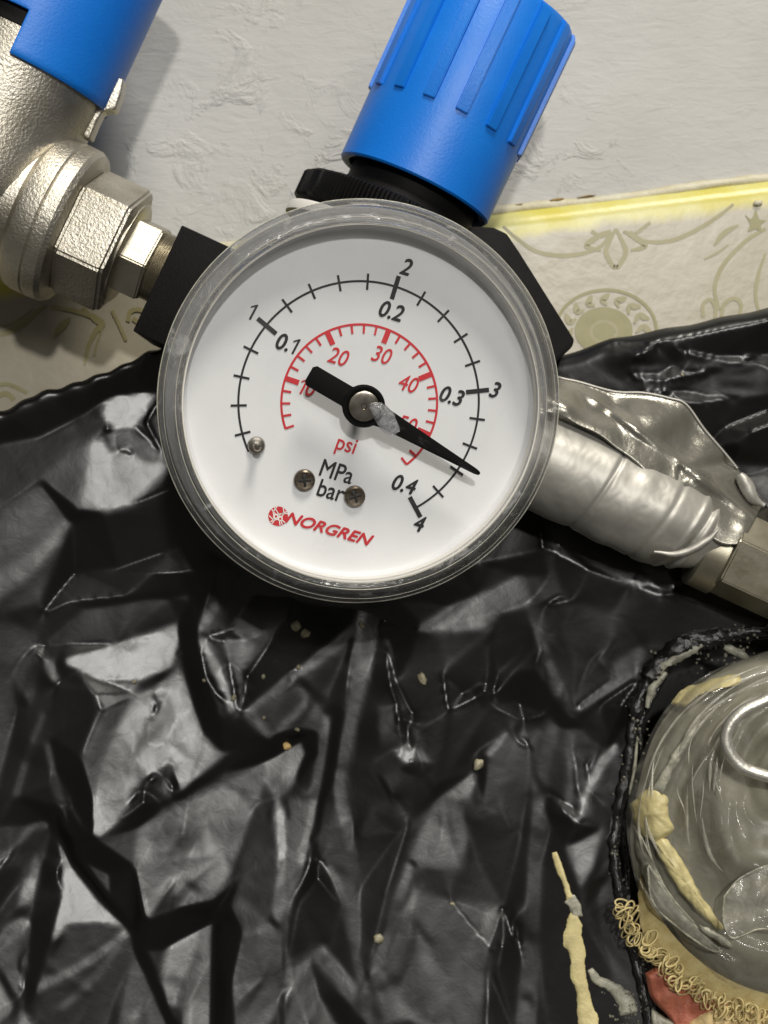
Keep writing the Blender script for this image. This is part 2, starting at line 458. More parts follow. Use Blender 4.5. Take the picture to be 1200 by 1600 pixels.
orn_fill(RZ([(1105, 222), (1132, 240), (1150, 205), (1165, 242), (1192, 246), (1172, 266), (1172, 292), (1148, 282), (1118, 292), (1126, 262)]), 'tile_print_dark')
# medallion
mc = (540, 695)
ornament(RZ([(mc[0] + 205 * math.cos(a), mc[1] + 165 * math.sin(a)) for a in np.linspace(-math.pi * 1.1, 0.1 * math.pi, 16)]), 5, 'tile_print_dark')
orn_fill(RZ([(mc[0] + 118 * math.cos(a) - 10, mc[1] + 95 * math.sin(a)) for a in np.linspace(0, 2 * math.pi, 24, endpoint=False)]), 'tile_print_dark')
ornament(RZ([(mc[0] - 10 + 52 * math.cos(a), mc[1] + 5 + 42 * math.sin(a)) for a in np.linspace(0, 2 * math.pi, 18)]), 5, 'tile_print')
for i in range(9):
    a = -math.pi + i * math.pi / 8
    c, s = math.cos(a), math.sin(a)
    ornament(RZ([(mc[0] - 8 + 128 * c - 12 * s, mc[1] + 104 * s + 10 * c), (mc[0] + 150 * c + 14 * s, mc[1] + 122 * s - 14 * c), (mc[0] + 172 * c, mc[1] + 138 * s), (mc[0] + 186 * c - 14 * s, mc[1] + 150 * s + 12 * c)]), taper(3, 10))
# left piece
ornament(LZ([(-40, 375), (0, 370), (80, 345), (150, 300), (220, 240), (290, 190)]), taper(4, 9))
ornament(LZ([(-40, 330), (60, 310), (140, 265), (200, 215)]), 3)
ornament(LZ([(320, 195), (450, 220), (560, 250), (640, 300), (600, 350), (555, 440), (530, 560)]), taper(4, 9))
ornament(LZ([(520, 200), (600, 290), (660, 310)]), 5)
ornament(LZ([(640, 330), (610, 420), (590, 500)]), 3)
ornament(LZ([(700, 220), (740, 300), (790, 410)]), 5)
orn_fill(LZ([(330, 400), (350, 330), (400, 280), (445, 265), (420, 320), (370, 370)]))
ornament(LZ([(800, 290), (815, 230), (870, 215), (910, 245), (870, 290), (830, 270)]), 7)
ornament(LZ([(-20, 690), (40, 680), (100, 700), (170, 735)]), 6)
ornament(LZ([(-20, 760), (40, 740), (90, 780)]), 8)
# caulk bead in the joint and its dirt
cp = [tl(u, 351 + (600 - u) * 0.1228 + 2.2 * math.sin(u * .021) - 1, -30 + 2 * math.sin(u * .013)) for u in range(-200, 1420, 20)]
tube('caulk_bead', cp, lambda s: 11 + 3.5 * noise.noise(Vector((s * 40, 0, 0))), M['caulk'], tile, n=10, rough=0.25)
for i, (u, w, r) in enumerate([(872, 12, 3.0), (920, 14, 1.6), (812, 6, 1.2)]):
    vv = 351 + (600 - u) * 0.1228 - 9
    blob('dirt_crust', Vector(tl(u, vv, -26)) * U, (w * TK, r * TK, 5), M['dirt'], tile, amp=0.7, feat=2.2, seed=i)
wb = tinv
blob('mortar_chip', Vector(tl(1184, 318, 4)) * U, (9, 6, 5), M['caulk'], tile, amp=0.6, feat=1.6, seed=4)

# ---------------------------------------------------------------- pressure gauge
DIAL_ROT = 17.0
n_ = Vector((0.13, -1, -0.15)).normalized()
a_ = math.radians(DIAL_ROT); ex = Vector((math.cos(a_), 0, -math.sin(a_))); ex = (ex - n_ * ex.dot(n_)).normalized(); ey = n_.cross(ex)
gm = Matrix((ex, ey, n_)).transposed().to_4x4(); GC = (562, 630); gm.translation = P(GC[0], GC[1], 0)
gauge = tag(empty('pressure_gauge', gm), 'round dial pressure gauge with clear scuffed rim and white face', 'gauge')
def dl(u, v):
    dx, dy = u - GC[0], GC[1] - v
    return (dx * math.cos(a_) - dy * math.sin(a_), dx * math.sin(a_) + dy * math.cos(a_))
def pol(r, ang):
    """scale angle in image degrees (clockwise from right) -> dial local"""
    b = math.radians(-(ang - DIAL_ROT)); return (r * math.cos(b), r * math.sin(b))

lathe('case', [(0, -32), (262, -32), (266, -36), (266, -60), (250, -80), (244, -190), (230, -215), (0, -215)], M['case'], gauge, n=128)
dial = lathe('dial', [(0, 0), (262, 0), (268, 1.5), (272, 6), (274, 12), (275.5, 12), (275.5, -24), (0, -24)], M['dial'], gauge, n=160, angle=30)
lathe('rim_backing', [(281, -30), (303, -30), (304, -27), (302, -24.5), (281, -24.5)], M['backing_grey'], gauge, n=128, closed=True)  # pale ring added behind the clear rim to brighten it
lathe('inner_wall', [(274.2, 12.5), (276.2, 12.5), (276.2, 47), (274.2, 47)], M['white_plastic'], gauge, n=160, closed=True)
lathe('gasket', [(276.5, -22), (280, -22), (280, 16), (276.5, 16)], M['gasket'], gauge, n=160, closed=True)
bezel = lathe('bezel', [(281.5, -20), (303, -20), (306, -34), (310, -32), (313, -24), (313.5, 0), (312.5, 22), (309, 30), (303, 36), (297, 46), (290, 52), (283, 54), (277, 50), (274, 42), (273.5, 34), (276, 28), (281.5, 20)],
              M['bezel'], gauge, n=200, closed=True, angle=24)
def glint_ring(r, h, w):  # thin pale rings imitating glints along the rim's edges
    return tube('rim_glint', [(r * math.cos(t), r * math.sin(t), h) for t in np.linspace(0, 2 * math.pi, 200, endpoint=False)], lambda s_: w * (0.75 + 0.5 * noise.noise(Vector((s_ * 40, r, 0)))), M['glint_film'], bezel, n=8, closed=True)
glint_ring(313.2, 20, 1.3); glint_ring(286, 53.6, 0.9); glint_ring(276.5, 49.5, 0.8); glint_ring(304, 36.2, 0.6)
lp = [(max(0.01, 273.0 * i / 14), 50 + 9 * (1 - (i / 14) ** 2)) for i in range(15)]
lens = lathe('lens', lp, M['lens'], gauge, n=160, angle=60)

Z0 = 0.7
def arc_print(name, r, w, a0, a1, m, n=140):
    path = [pol(r, a0 + (a1 - a0) * i / n) for i in range(n + 1)]
    v2, f2 = ribbon2(path, w); return mkobj(name, [(p[0], p[1], Z0) for p in v2], f2, M[m], dial, smooth=False)
def tick(name, r0, r1, ang, w, m, z):
    p, q = pol(r0, ang), pol(r1, ang); v2, f2 = ribbon2([p, q], w)
    return mkobj(name, [(a[0], a[1], z) for a in v2], f2, M[m], dial, smooth=False)
A0, STEP = 152.6, 67.35
RB = 189.0
arc_print('black_scale_line', RB, 3.4, 157, A0 + 4 * STEP, 'print_black')
for i in range(1, 21):
    a = A0 + i * STEP / 5
    if i % 5 == 0: tick('black_major_tick', RB - 20, RB + 17, a, 7.2, 'print_black', Z0 + .35)
    else: tick('black_tick', RB - 13, RB + 12, a, 3.6, 'print_black', Z0 + .35)
RR = 122.5; PS = STEP * 4 / 58.02
arc_print('red_scale_line', RR, 3.6, A0 + 1.9 * PS, A0 + 56 * PS, 'print_red')
for p in range(2, 58, 2):
    a = A0 + p * PS
    if p % 10 == 0: tick('red_major_tick', RR - 22, RR - 0.5, a, 8.5, 'print_red', Z0 + .35)
    else: tick('red_tick', RR - 14, RR, a, 3.6, 'print_red', Z0 + .35)
def one(name, x, y, h, m, shear, bold):
    pts = [(0.10, -0.5), (0.235, -0.5), (0.235, 0.5), (0.13, 0.5), (-0.13, 0.31), (-0.13, 0.19), (0.10, 0.34)]
    pts = [(x + h * (a + shear * b), y + h * b) for a, b in pts]
    return mkobj(name, [(p[0], p[1], Z0 + .2) for p in pts], [(0, 1, 2, 6), (6, 2, 3), (6, 3, 4, 5)], M[m], dial, smooth=False)
NUM = dict(size=25, shear=0.2, sx=0.9, bold=0.8)
def lab(body, u, v, m='print_black', name='numeral', **kw):
    a = dict(NUM); a.update(kw); x, y = dl(u, v)
    return text_mesh(name, body, m=M[m], parent=dial, x=x, y=y, z=Z0 + .2, **a)
x, y = dl(394, 487); one('numeral', x, y, 25, 'print_black', .2, 0)
x, y = dl(443, 534); text_mesh('numeral', '0.', m=M['print_black'], parent=dial, x=x, y=y, z=Z0 + .2, **NUM)
x, y = dl(459, 540); one('numeral', x, y, 25, 'print_black', .2, 0)
x, y = dl(471, 602); one('numeral', x, y, 25, 'print_red', .2, 0)
for b, u, v in ( ('2', 635, 419), ('0.2', 612, 487), ('3', 777, 611), ('0.3', 708, 620), ('4', 657, 822), ('0.4', 633, 759)):
    lab(b, u, v)
for b, u, v in (('0', 486, 606), ('20', 529, 557), ('30', 597, 555), ('40', 639, 600), ('50', 637, 664)):
    lab(b, u, v, 'print_red', sx=0.86, bold=0.3)
lab('psi', 540, 698, 'print_red', 'unit_lettering', size=31, shear=0.06, sx=0.86, bold=0.35)
lab('MPa', 526, 737, 'print_black', 'unit_lettering', size=27, shear=0.06, sx=0.82, bold=0.45)
lab('bar', 517, 767, 'print_black', 'unit_lettering', size=27, shear=0.06, sx=0.84, bold=0.45)
lab('NORGREN', 514, 828, 'print_red', 'brand_lettering', size=17.3, shear=0.34, sx=1.17, bold=0.9)
# round emblem: red disc crossed by white globe lines
lx, ly = dl(433, 806)
def disc(name, cx, cy, r, z, m, n=40):
    return mkobj(name, [(cx + r * math.cos(t), cy + r * math.sin(t), z) for t in np.linspace(0, 2 * math.pi, n, endpoint=False)], [tuple(range(n))], M[m], dial, smooth=False)
disc('emblem_disc', lx, ly, 15.5, Z0, 'print_red')
emb = []
def eline(pts, w):
    v2, f2 = ribbon2(smooth_path(pts, 6), w); emb.append(([(p[0] + lx, p[1] + ly, Z0 + .4) for p in v2], f2))
eline([(-13, 8), (-4, 2), (5, 6), (13, 8)], 1.6); eline([(-14, -3), (-5, -7), (5, -4), (14, -7)], 1.6)
eline([(-6, 14), (-9, 4), (-4, -6), (-6, -14)], 1.6); eline([(4, 15), (7, 6), (4, -5), (7, -13)], 1.6)
eline([(-10, 12), (0, 3), (10, -11)], 1.5); eline([(11, 11), (2, 3), (-9, -12)], 1.5)
for c in ((-3.5, -1.5), (4, -2.5)):
    emb.append(([(lx + c[0] + 4.2 * math.cos(t), ly + c[1] + 4.2 * math.sin(t), Z0 + .45) for t in np.linspace(0, 2 * math.pi, 20, endpoint=False)], [tuple(range(20))]))
for c in ((-3.2, -1.2), (4.4, -2.8)):
    emb.append((None, c))
ev, ef = [], []
for vv, ff in emb:
    if vv is None: continue
    o = len(ev); ev += vv; ef += [tuple(i + o for i in f) for f in ff]
mkobj('emblem_lines', ev, ef, M['print_white'], dial, smooth=False)
for vv, c in emb:
    if vv is None: disc('emblem_dot', lx + c[0], ly + c[1], 1.9, Z0 + .8, 'print_red', 14)

# needle, hub, screws, stop pin
HN = 48
NA = 390.6 - 0.0
nb = math.radians(-(NA - DIAL_ROT)); nd = np.array((math.cos(nb), math.sin(nb))); nn2 = np.array((-nd[1], nd[0]))
def npt(s, w): return tuple(nd * s + nn2 * w)
outl = [npt(-92, 17), npt(-30, 17)] + [npt(33 * math.cos(t), 33 * math.sin(t)) for t in np.linspace(math.radians(148), math.radians(34), 10)] + \
       [npt(40, 15.5), npt(203, 4.6), npt(210, 3.0), npt(212, 0), npt(210, -3.0), npt(203, -4.6), npt(40, -15.5)] + \
       [npt(33 * math.cos(t), 33 * math.sin(t)) for t in np.linspace(math.radians(-34), math.radians(-148), 10)] + [npt(-30, -17), npt(-92, -17), npt(-97, -12), npt(-97, 12)]
needle = poly_prism('needle', outl, HN, HN + 5, M['needle'], gauge, bevel=0.8)
lathe('hub', [(0.01, HN + 10), (3.5, HN + 10), (5, HN + 13), (18, HN + 13.5), (23, HN + 12.5), (25.5, HN + 9), (26, HN + 5.2)], M['chrome'], needle, n=48)
lathe('shaft', [(0.01, HN), (7, HN), (7, 0.2), (0.01, 0.2)], M['chrome'], needle, n=24)
lathe('hub_collar', [(26.5, HN + 5.3), (32, HN + 5.3), (33, HN + 8), (30, HN + 11), (27, HN + 11)], M['needle'], needle, n=48, closed=True)
for (u, v) in ((476, 751), (555, 778)):
    x, y = dl(u - 1.5, v - 1.5)
    sc = lathe('screw', [(0.01, 7.5), (9, 8.5), (13.5, 9), (16, 7.5), (17, 4), (17.2, 0.2)], M['screw'], gauge, n=40, off=(x, y, 0))
    for k_, rr in enumerate((20, 110)):
        aa = math.radians(rr + (15 if u > 500 else 0)); c, s = math.cos(aa), math.sin(aa)
        pts = [(x + c * a - s * b, y + s * a + c * b) for a, b in ((-10, -2.2), (10, -2.2), (10, 2.2), (-10, 2.2))]
        poly_prism('cross_slot', pts, 7.0 + 0.1 * k_, 9.2 + 0.15 * k_, M['gasket'], sc, bevel=0.5)
x, y = dl(400, 694)
pin = lathe('stop_pin', [(0.01, 34), (4, 34), (6, 32), (6.4, 28), (5.4, 27), (6.4, 25), (5.4, 23), (6.4, 21), (5.6, 19), (5.6, 10), (9, 9.5), (9.5, 7), (12.5, 6.5), (14, 4), (14, 0.2)], M['chrome'], gauge, n=32, off=(x, y, 0))
# resin blob stuck on the lens
bz = 59
x, y = dl(601 - 7, 654 - 5)
bl = blob('resin_blob', Vector((x, y, bz + 2)) * U, (15, 30, 6), M['resin'], lens, amp=0.35, feat=1.4, sub=3, seed=3, mtx=Matrix.Rotation(math.radians(DIAL_ROT + 40), 3, 'Z'))

# ---------------------------------------------------------------- regulator, valve and fittings share one frame
RT = -330; KS = (D - RT) / D; SR = U * KS
rang = 24.8
rf = frame(646, 299, RT, rang)
reg = tag(empty('pressure_regulator', rf), 'black regulator behind the gauge with ribbed blue adjusting knob', 'regulator')
knob = lathe('knob', [(112, 70), (112, 2), (117, 0), (123, 0), (126, 3), (127, 112), (128, 312), (123, 322), (108, 328), (0.01, 330)], M['blue'], reg, n=150, axis='y', scale=SR, angle=30)
for i in range(15):
    th = math.radians(6.2 + 4 + 24 * i)
    bm = bmesh.new()
    w, y0, y1 = 10.5, 115, 319
    vs_ = []
    for (yy, rr0, rr1) in ((y0, 122, 131), (y0 + 4, 122, 132.0), (y1 - 8, 123, 134), (y1, 123, 130)):
        for (r, ww) in ((rr0, -w), (rr1, -w + 1), (rr1, w - 1), (rr0, w)):
            vs_.append(bm.verts.new(((math.sin(th) * r + math.cos(th) * ww) * SR, yy * SR, (math.cos(th) * r - math.sin(th) * ww) * SR)))
    for a in range(3):
        for b in range(4):
            bm.faces.new((vs_[a * 4 + b], vs_[a * 4 + (b + 1) % 4], vs_[(a + 1) * 4 + (b + 1) % 4], vs_[(a + 1) * 4 + b]))
    bm.faces.new(vs_[:4]); bm.faces.new(vs_[12:])
    bmesh.ops.recalc_face_normals(bm, faces=bm.faces)
    bmesh.ops.bevel(bm, geom=list(bm.edges), offset=1.3 * SR, segments=2, affect='EDGES', clamp_overlap=True)
    from_bm('rib', bm, M['blue'], knob)
lathe('bonnet', [(0.01, 50), (104, 50), (104, -20), (110, -30), (118, -40), (118, -70), (0.01, -70)], M['black_plastic'], reg, n=96, axis='y', scale=SR)
def ser(r, h, th):
    if r < 155: return r
    d = math.degrees(th) % 360
    if 262 < d < 285 or 300 < d < 308: return r + 2
    return r - (4.5 if (int(d / 1.25) % 2) else 0)
lathe('lock_ring', [(100, -42), (150, -40), (161, -43), (165, -47), (165, -82), (160, -86), (100, -86)], M['black_plastic'], reg, n=576, axis='y', scale=SR, rfun=ser, angle=25)
lathe('washer', [(100, -96), (166, -96), (168, -99), (168, -112), (100, -114)], M['white_plastic'], reg, n=96, axis='y', scale=SR)
poly_prism('port_block', [(-290, -209), (290, -209), (290, -385), (-290, -385)], -110, 92, M['black_plastic'], reg, bevel=2.5, scale=SR)
poly_prism('body', [(-150, -107), (95, -107), (105, -22), (138, -9), (160, -9), (190, -27), (322, -113), (324, -124), (240, -330), (200, -430), (-120, -480), (-150, -300)], -130, 60, M['black_plastic'], reg, bevel=5, scale=SR)

AY = -275
nip = tag(empty('hex_nipple', rf), 'small nickel hex nipple between the big hex nut and the black regulator', 'pipe fitting')
hexprism('hex', 66, -367, -318, 49, M['machined'], nip, (0, AY, 0), SR, chamfer=5, bevel=2.0)
thr = [(0.01, -318)]
for i in range(8):
    xx = -318 + i * 4; thr += [(53, xx), (56, xx + 2)]
thr += [(53, -288), (0.01, -288)]
lathe('thread', thr, M['machined'], nip, n=64, axis='x', off=(0, AY, 0), scale=SR, angle=20)

valve = tag(empty('shutoff_valve', rf), 'cast nickel valve with blue sleeve handle and wide hex nut', 'valve')
hexprism('hex_nut', 106, -456, -364, 32, M['cast'], valve, (0, AY, 0), SR, chamfer=13, bevel=4.0)
lathe('nut_face', [(0.01, -361), (78, -361), (82, -363), (82, -370)], M['machined'], valve, n=64, axis='x', off=(0, AY, 0), scale=SR)
lathe('flange', [(0.01, -452), (112, -452), (121, -455), (126, -463), (127, -483), (125, -485.5), (127, -488), (127, -508), (124, -519), (114, -528), (104, -530), (0.01, -530)], M['cast'], valve, n=96, axis='x', off=(0, AY, 0), scale=SR, angle=28)
lathe('body', [(0.01, -500), (112, -520), (114, -560), (118, -640), (114, -740), (112, -960), (0.01, -960)], M['cast'], valve, n=96, axis='x', off=(0, AY, 0), scale=SR)
VX = -640
neck = lathe('neck', [(0.01, -345), (112, -330), (146, -285), (150, -250), (146, -222), (141, -200), (141, -150), (146, -60), (146, -48), (0.01, -46)], M['cast'], valve, n=96, axis='y', off=(VX, 0, 0), scale=SR)
# stop lug on the neck
def rl(u, v):
    dx, dy = u - 646, v - 299; a = math.radians(rang)
    return (dx * math.cos(a) + dy * math.sin(a), dx * math.sin(a) - dy * math.cos(a))
poly_prism('stop_lug', [rl(*p) for p in ((172, 112), (184, 122), (196, 128), (192, 150), (183, 176), (163, 178), (156, 190), (143, 221), (126, 214), (140, 160))], -18, 18, M['cast'], valve, bevel=5, scale=SR, segs=3)
# blue sleeve with a slot
bm = bmesh.new(); nth = 160; ys = np.linspace(-92, 180, 40)
grid = {}
for i in range(nth):
    th = 2 * math.pi * i / nth
    for j, yy in enumerate(ys):
        r = 153 + (1.0 if yy > -86 else -1)
        grid[i, j] = bm.verts.new(((VX + math.sin(th) * r) * SR, yy * SR, math.cos(th) * r * SR))
for i in range(nth):
    d = (360 * (i + .5) / nth + 180) % 360 - 180
    for j in range(len(ys) - 1):
        ym = (ys[j] + ys[j + 1]) / 2
        if -9 < d < 9 and ym < -22: continue
        bm.faces.new((grid[i, j], grid[(i + 1) % nth, j], grid[(i + 1) % nth, j + 1], grid[i, j + 1]))
sl = from_bm('handle', bm, M['blue'], valve, angle=40)
md = sl.modifiers.new('thick', 'SOLIDIFY'); md.thickness = 7 * SR; md.offset = -1
md = sl.modifiers.new('round', 'BEVEL'); md.width = 1.2 * SR; md.segments = 2; md.limit_method = 'ANGLE'
lathe('sleeve_core', [(0.01, -78), (143, -76), (143, 150), (0.01, 150)], M['black_plastic'], valve, n=64, axis='y', off=(VX, 30, 0), scale=SR)

# ---------------------------------------------------------------- black bag as a folded sheet
GU0, GU1, GV0, GV1, GS = -300, 1360, 440, 1760, 2.5
nu, nv = int((GU1 - GU0) / GS) + 1, int((GV1 - GV0) / GS) + 1
gu, gv = np.meshgrid(GU0 + GS * np.arange(nu), GV0 + GS * np.arange(nv))
G = np.full((nv, nu), 40.0)

def inside(poly, X, Y):
    r = np.zeros(X.shape, bool); n = len(poly); j = n - 1
    for i in range(n):
        xi, yi = poly[i]; xj, yj = poly[j]
        if yi != yj:
            c = ((yi > Y) != (yj > Y)) & (X < (xj - xi) * (Y - yi) / (yj - yi) + xi)
            r ^= c
        j = i
    return r
def blur(A, s):
    """gaussian blur, sigma in grid cells"""
    if s <= 0: return A
    k = int(3 * s) + 1; w = np.exp(-0.5 * (np.arange(-k, k + 1) / s) ** 2); w /= w.sum()
    B = np.pad(A, ((k, k), (0, 0)), mode='edge'); B = sum(w[i] * B[i:i + A.shape[0]] for i in range(2 * k + 1))
    C = np.pad(B, ((0, 0), (k, k)), mode='edge'); return sum(w[i] * C[:, i:i + A.shape[1]] for i in range(2 * k + 1))
CREASES = []
def fold(val, pts, soft=3.0, rec=True):
    """a facet of the sheet: val = how much it faces the lamp"""
    global G
    soft = max(soft, 3.3)
    if rec: CREASES.append([tuple(p) for p in pts])
    x0 = max(0, int((min(p[0] for p in pts) - 4 * soft - GU0) / GS) - 2); x1 = min(nu, int((max(p[0] for p in pts) + 4 * soft - GU0) / GS) + 3)
    y0 = max(0, int((min(p[1] for p in pts) - 4 * soft - GV0) / GS) - 2); y1 = min(nv, int((max(p[1] for p in pts) + 4 * soft - GV0) / GS) + 3)
    if x1 <= x0 or y1 <= y0: return
    mk = blur(inside(pts, gu[y0:y1, x0:x1], gv[y0:y1, x0:x1]).astype(float), soft / GS)
    G[y0:y1, x0:x1] = G[y0:y1, x0:x1] * (1 - mk) + val * mk
def crease(val, pts, w, soft=2.0):
    v2, _ = ribbon2(smooth_path(pts, 5), w)
    fold(val, [tuple(p) for p in v2[0::2]] + [tuple(p) for p in v2[1::2][::-1]], soft, rec=False)
    w2, _ = ribbon2([np.array(p, float) for p in pts], w)
    CREASES.append([tuple(p) for p in w2[0::2]] + [tuple(p) for p in w2[1::2][::-1]])

F = fold; C = crease
# upper left, soft shapes
F(10, [(-160, 700), (0, 640), (60, 612), (150, 585), (230, 548), (300, 520), (300, 600), (255, 608), (200, 610), (165, 618), (120, 648), (60, 680), (0, 692), (-160, 740)], 7)
F(38, [(-160, 740), (0, 692), (60, 680), (120, 655), (100, 700), (40, 750), (0, 790), (-160, 850)], 8)
F(60, [(-160, 860), (0, 795), (60, 750), (110, 690), (142, 690), (128, 760), (112, 790), (60, 860), (0, 925), (-160, 1000)], 8)
F(84, [(-60, 930), (0, 898), (60, 852), (100, 808), (118, 798), (90, 850), (40, 902), (10, 925), (-60, 970)], 6)
F(168, [(158, 628), (180, 613), (236, 612), (226, 640), (210, 667), (180, 670), (158, 652)], 5)
F(132, [(138, 694), (150, 680), (165, 700), (200, 705), (262, 727), (228, 762), (200, 792), (160, 802), (118, 792), (130, 750)], 7)
F(88, [(160, 670), (215, 668), (258, 720), (170, 702)], 5)
F(55, [(222, 655), (250, 615), (300, 620), (300, 740), (262, 720)], 5)
F(10, [(110, 815), (200, 796), (270, 762), (330, 760), (400, 880), (330, 900), (200, 932), (100, 942), (60, 962)], 8)
F(32, [(250, 865), (310, 850), (360, 880), (335, 915), (300, 940), (220, 930)], 7)
# left middle
F(12, [(10, 962), (60, 940), (110, 895), (290, 895), (292, 930), (130, 952), (66, 1010), (58, 1000)], 5)
F(46, [(65, 1012), (130, 955), (290, 930), (275, 975), (180, 1005), (95, 1030), (75, 1022)], 5)
F(138, [(95, 1031), (180, 1008), (272, 978), (277, 1000), (264, 1045), (215, 1066), (150, 1063), (130, 1050)], 3)
F(172, [(140, 1040), (195, 1033), (197, 1055), (150, 1058)], 4)
F(95, [(130, 1062), (215, 1066), (210, 1086), (160, 1110), (150, 1086)], 3)
F(45, [(-60, 975), (0, 975), (50, 1010), (65, 1045), (45, 1102), (20, 1040), (-60, 1000)], 4)
F(45, [(-60, 1060), (0, 1060), (20, 1075), (18, 1150), (0, 1230), (-60, 1260)], 4)
F(16, [(20, 1060), (45, 1105), (66, 1050), (88, 1072), (80, 1150), (100, 1255), (95, 1290), (0, 1290), (-60, 1280), (0, 1235), (18, 1150)], 3)
F(14, [(88, 1040), (115, 1053), (140, 1075), (154, 1105), (152, 1122), (140, 1150), (125, 1190), (115, 1242), (95, 1260), (80, 1222), (75, 1150), (85, 1080)], 3)
C(88, [(52, 1010), (72, 1032), (90, 1067)], 12)
C(50, [(75, 1160), (86, 1205), (100, 1255)], 9); C(46, [(42, 1190), (28, 1242)], 9); C(40, [(70, 1115), (50, 1160)], 10)
F(60, [(153, 1112), (205, 1086), (166, 1170), (150, 1242), (112, 1245), (130, 1180)], 4)
F(118, [(210, 1086), (236, 1078), (242, 1110), (216, 1165), (203, 1200), (212, 1225), (206, 1252), (150, 1252), (160, 1190), (180, 1140)], 4)
F(105, [(240, 1075), (276, 1046), (300, 1100), (320, 1150), (347, 1176), (340, 1192), (285, 1237), (270, 1225), (268, 1190), (240, 1207), (215, 1228), (206, 1195), (226, 1150)], 4)
C(70, [(240, 1080), (243, 1110), (225, 1140)], 9, 3); C(140, [(268, 1080), (280, 1120), (300, 1150)], 12, 5); C(140, [(205, 1180), (212, 1222)], 9, 4); C(75, [(250, 1130), (232, 1160)], 8, 4)
F(45, [(268, 1192), (285, 1238), (230, 1252), (213, 1242)], 4)
F(14, [(275, 975), (290, 945), (320, 895), (332, 905), (305, 985), (320, 1060), (350, 1140), (372, 1176), (345, 1172), (320, 1150), (295, 1080), (280, 1020)], 3)
C(76, [(308, 988), (330, 955), (350, 928)], 10); C(96, [(312, 1000), (338, 1050), (366, 1112)], 13)
F(14, [(400, 1150), (424, 1168), (350, 1207), (280, 1247), (160, 1307), (120, 1307), (108, 1290), (150, 1300), (285, 1236), (345, 1190)], 3)
# lower left
F(112, [(152, 1250), (206, 1250), (185, 1285), (160, 1302), (155, 1290)], 3); C(135, [(154, 1250), (157, 1298)], 6)
F(30, [(95, 1250), (112, 1250), (152, 1297), (115, 1300)], 3); C(72, [(112, 1258), (130, 1280), (150, 1299)], 7); C(55, [(95, 1255), (108, 1285), (128, 1302)], 7)
F(50, [(120, 1325), (160, 1310), (216, 1290), (209, 1442), (200, 1440), (175, 1400), (130, 1345)], 4)
F(84, [(216, 1290), (290, 1252), (400, 1197), (425, 1195), (402, 1260), (385, 1300), (352, 1380), (335, 1402), (300, 1370), (270, 1364), (240, 1410), (210, 1452)], 4)
F(120, [(325, 1298), (348, 1327), (322, 1330)], 4); F(104, [(222, 1325), (242, 1320), (228, 1352)], 4); F(66, [(250, 1300), (310, 1285), (300, 1330), (250, 1340)], 8)
F(36, [(275, 1374), (268, 1422), (252, 1505), (225, 1462), (245, 1420)], 3); C(98, [(236, 1425), (262, 1375), (285, 1366)], 9, 3)
F(88, [(280, 1370), (335, 1402), (345, 1395), (335, 1440), (335, 1770), (305, 1770), (290, 1560), (265, 1562), (255, 1520), (268, 1440)], 3)
F(58, [(310, 1478), (318, 1490), (292, 1565), (278, 1555)], 5)
F(14, [(86, 1288), (130, 1338), (212, 1444), (242, 1500), (267, 1560), (310, 1620), (330, 1770), (290, 1770), (255, 1562), (205, 1462), (170, 1412), (108, 1342)], 3)
F(118, [(94, 1308), (110, 1350), (150, 1400), (203, 1447), (165, 1437), (110, 1437), (95, 1462), (88, 1452), (100, 1400), (97, 1340)], 3)
F(150, [(105, 1365), (130, 1390), (150, 1415), (110, 1425)], 6)
F(50, [(108, 1439), (165, 1438), (203, 1450), (140, 1478), (70, 1525), (86, 1490)], 3)
C(85, [(204, 1450), (150, 1490), (64, 1532)], 14)
F(40, [(205, 1456), (210, 1490), (190, 1540), (170, 1600), (160, 1770), (70, 1770), (65, 1542), (150, 1508)], 3); C(66, [(195, 1465), (150, 1520), (105, 1560)], 9, 3)
F(62, [(214, 1480), (250, 1562), (272, 1600), (285, 1770), (190, 1770), (195, 1562)], 3); C(30, [(192, 1560), (180, 1600), (175, 1700)], 9)
F(28, [(-100, 1420), (0, 1360), (40, 1310), (62, 1288), (78, 1294), (45, 1362), (30, 1422), (0, 1452), (-100, 1480)], 3)
F(80, [(80, 1300), (66, 1340), (60, 1402), (34, 1412), (46, 1368)], 4)
F(13, [(84, 1300), (97, 1345), (98, 1400), (85, 1462), (65, 1532), (50, 1570), (53, 1432), (68, 1350)], 3)
C(80, [(-40, 1390), (0, 1350), (50, 1291), (76, 1287)], 8)
F(64, [(-60, 1500), (0, 1470), (30, 1437), (50, 1437), (52, 1480), (45, 1552), (35, 1547), (10, 1505), (-60, 1530)], 3); C(100, [(-30, 1500), (0, 1468), (25, 1439), (46, 1434), (51, 1448)], 7)
C(12, [(2, 1500), (40, 1560)], 9); F(86, [(-60, 1520), (8, 1515), (35, 1562), (0, 1592), (-60, 1620)], 3); F(46, [(-40, 1620), (35, 1566), (40, 1600), (30, 1770), (-40, 1770)], 3); F(92, [(45, 1560), (63, 1580), (55, 1610), (40, 1592)], 3)
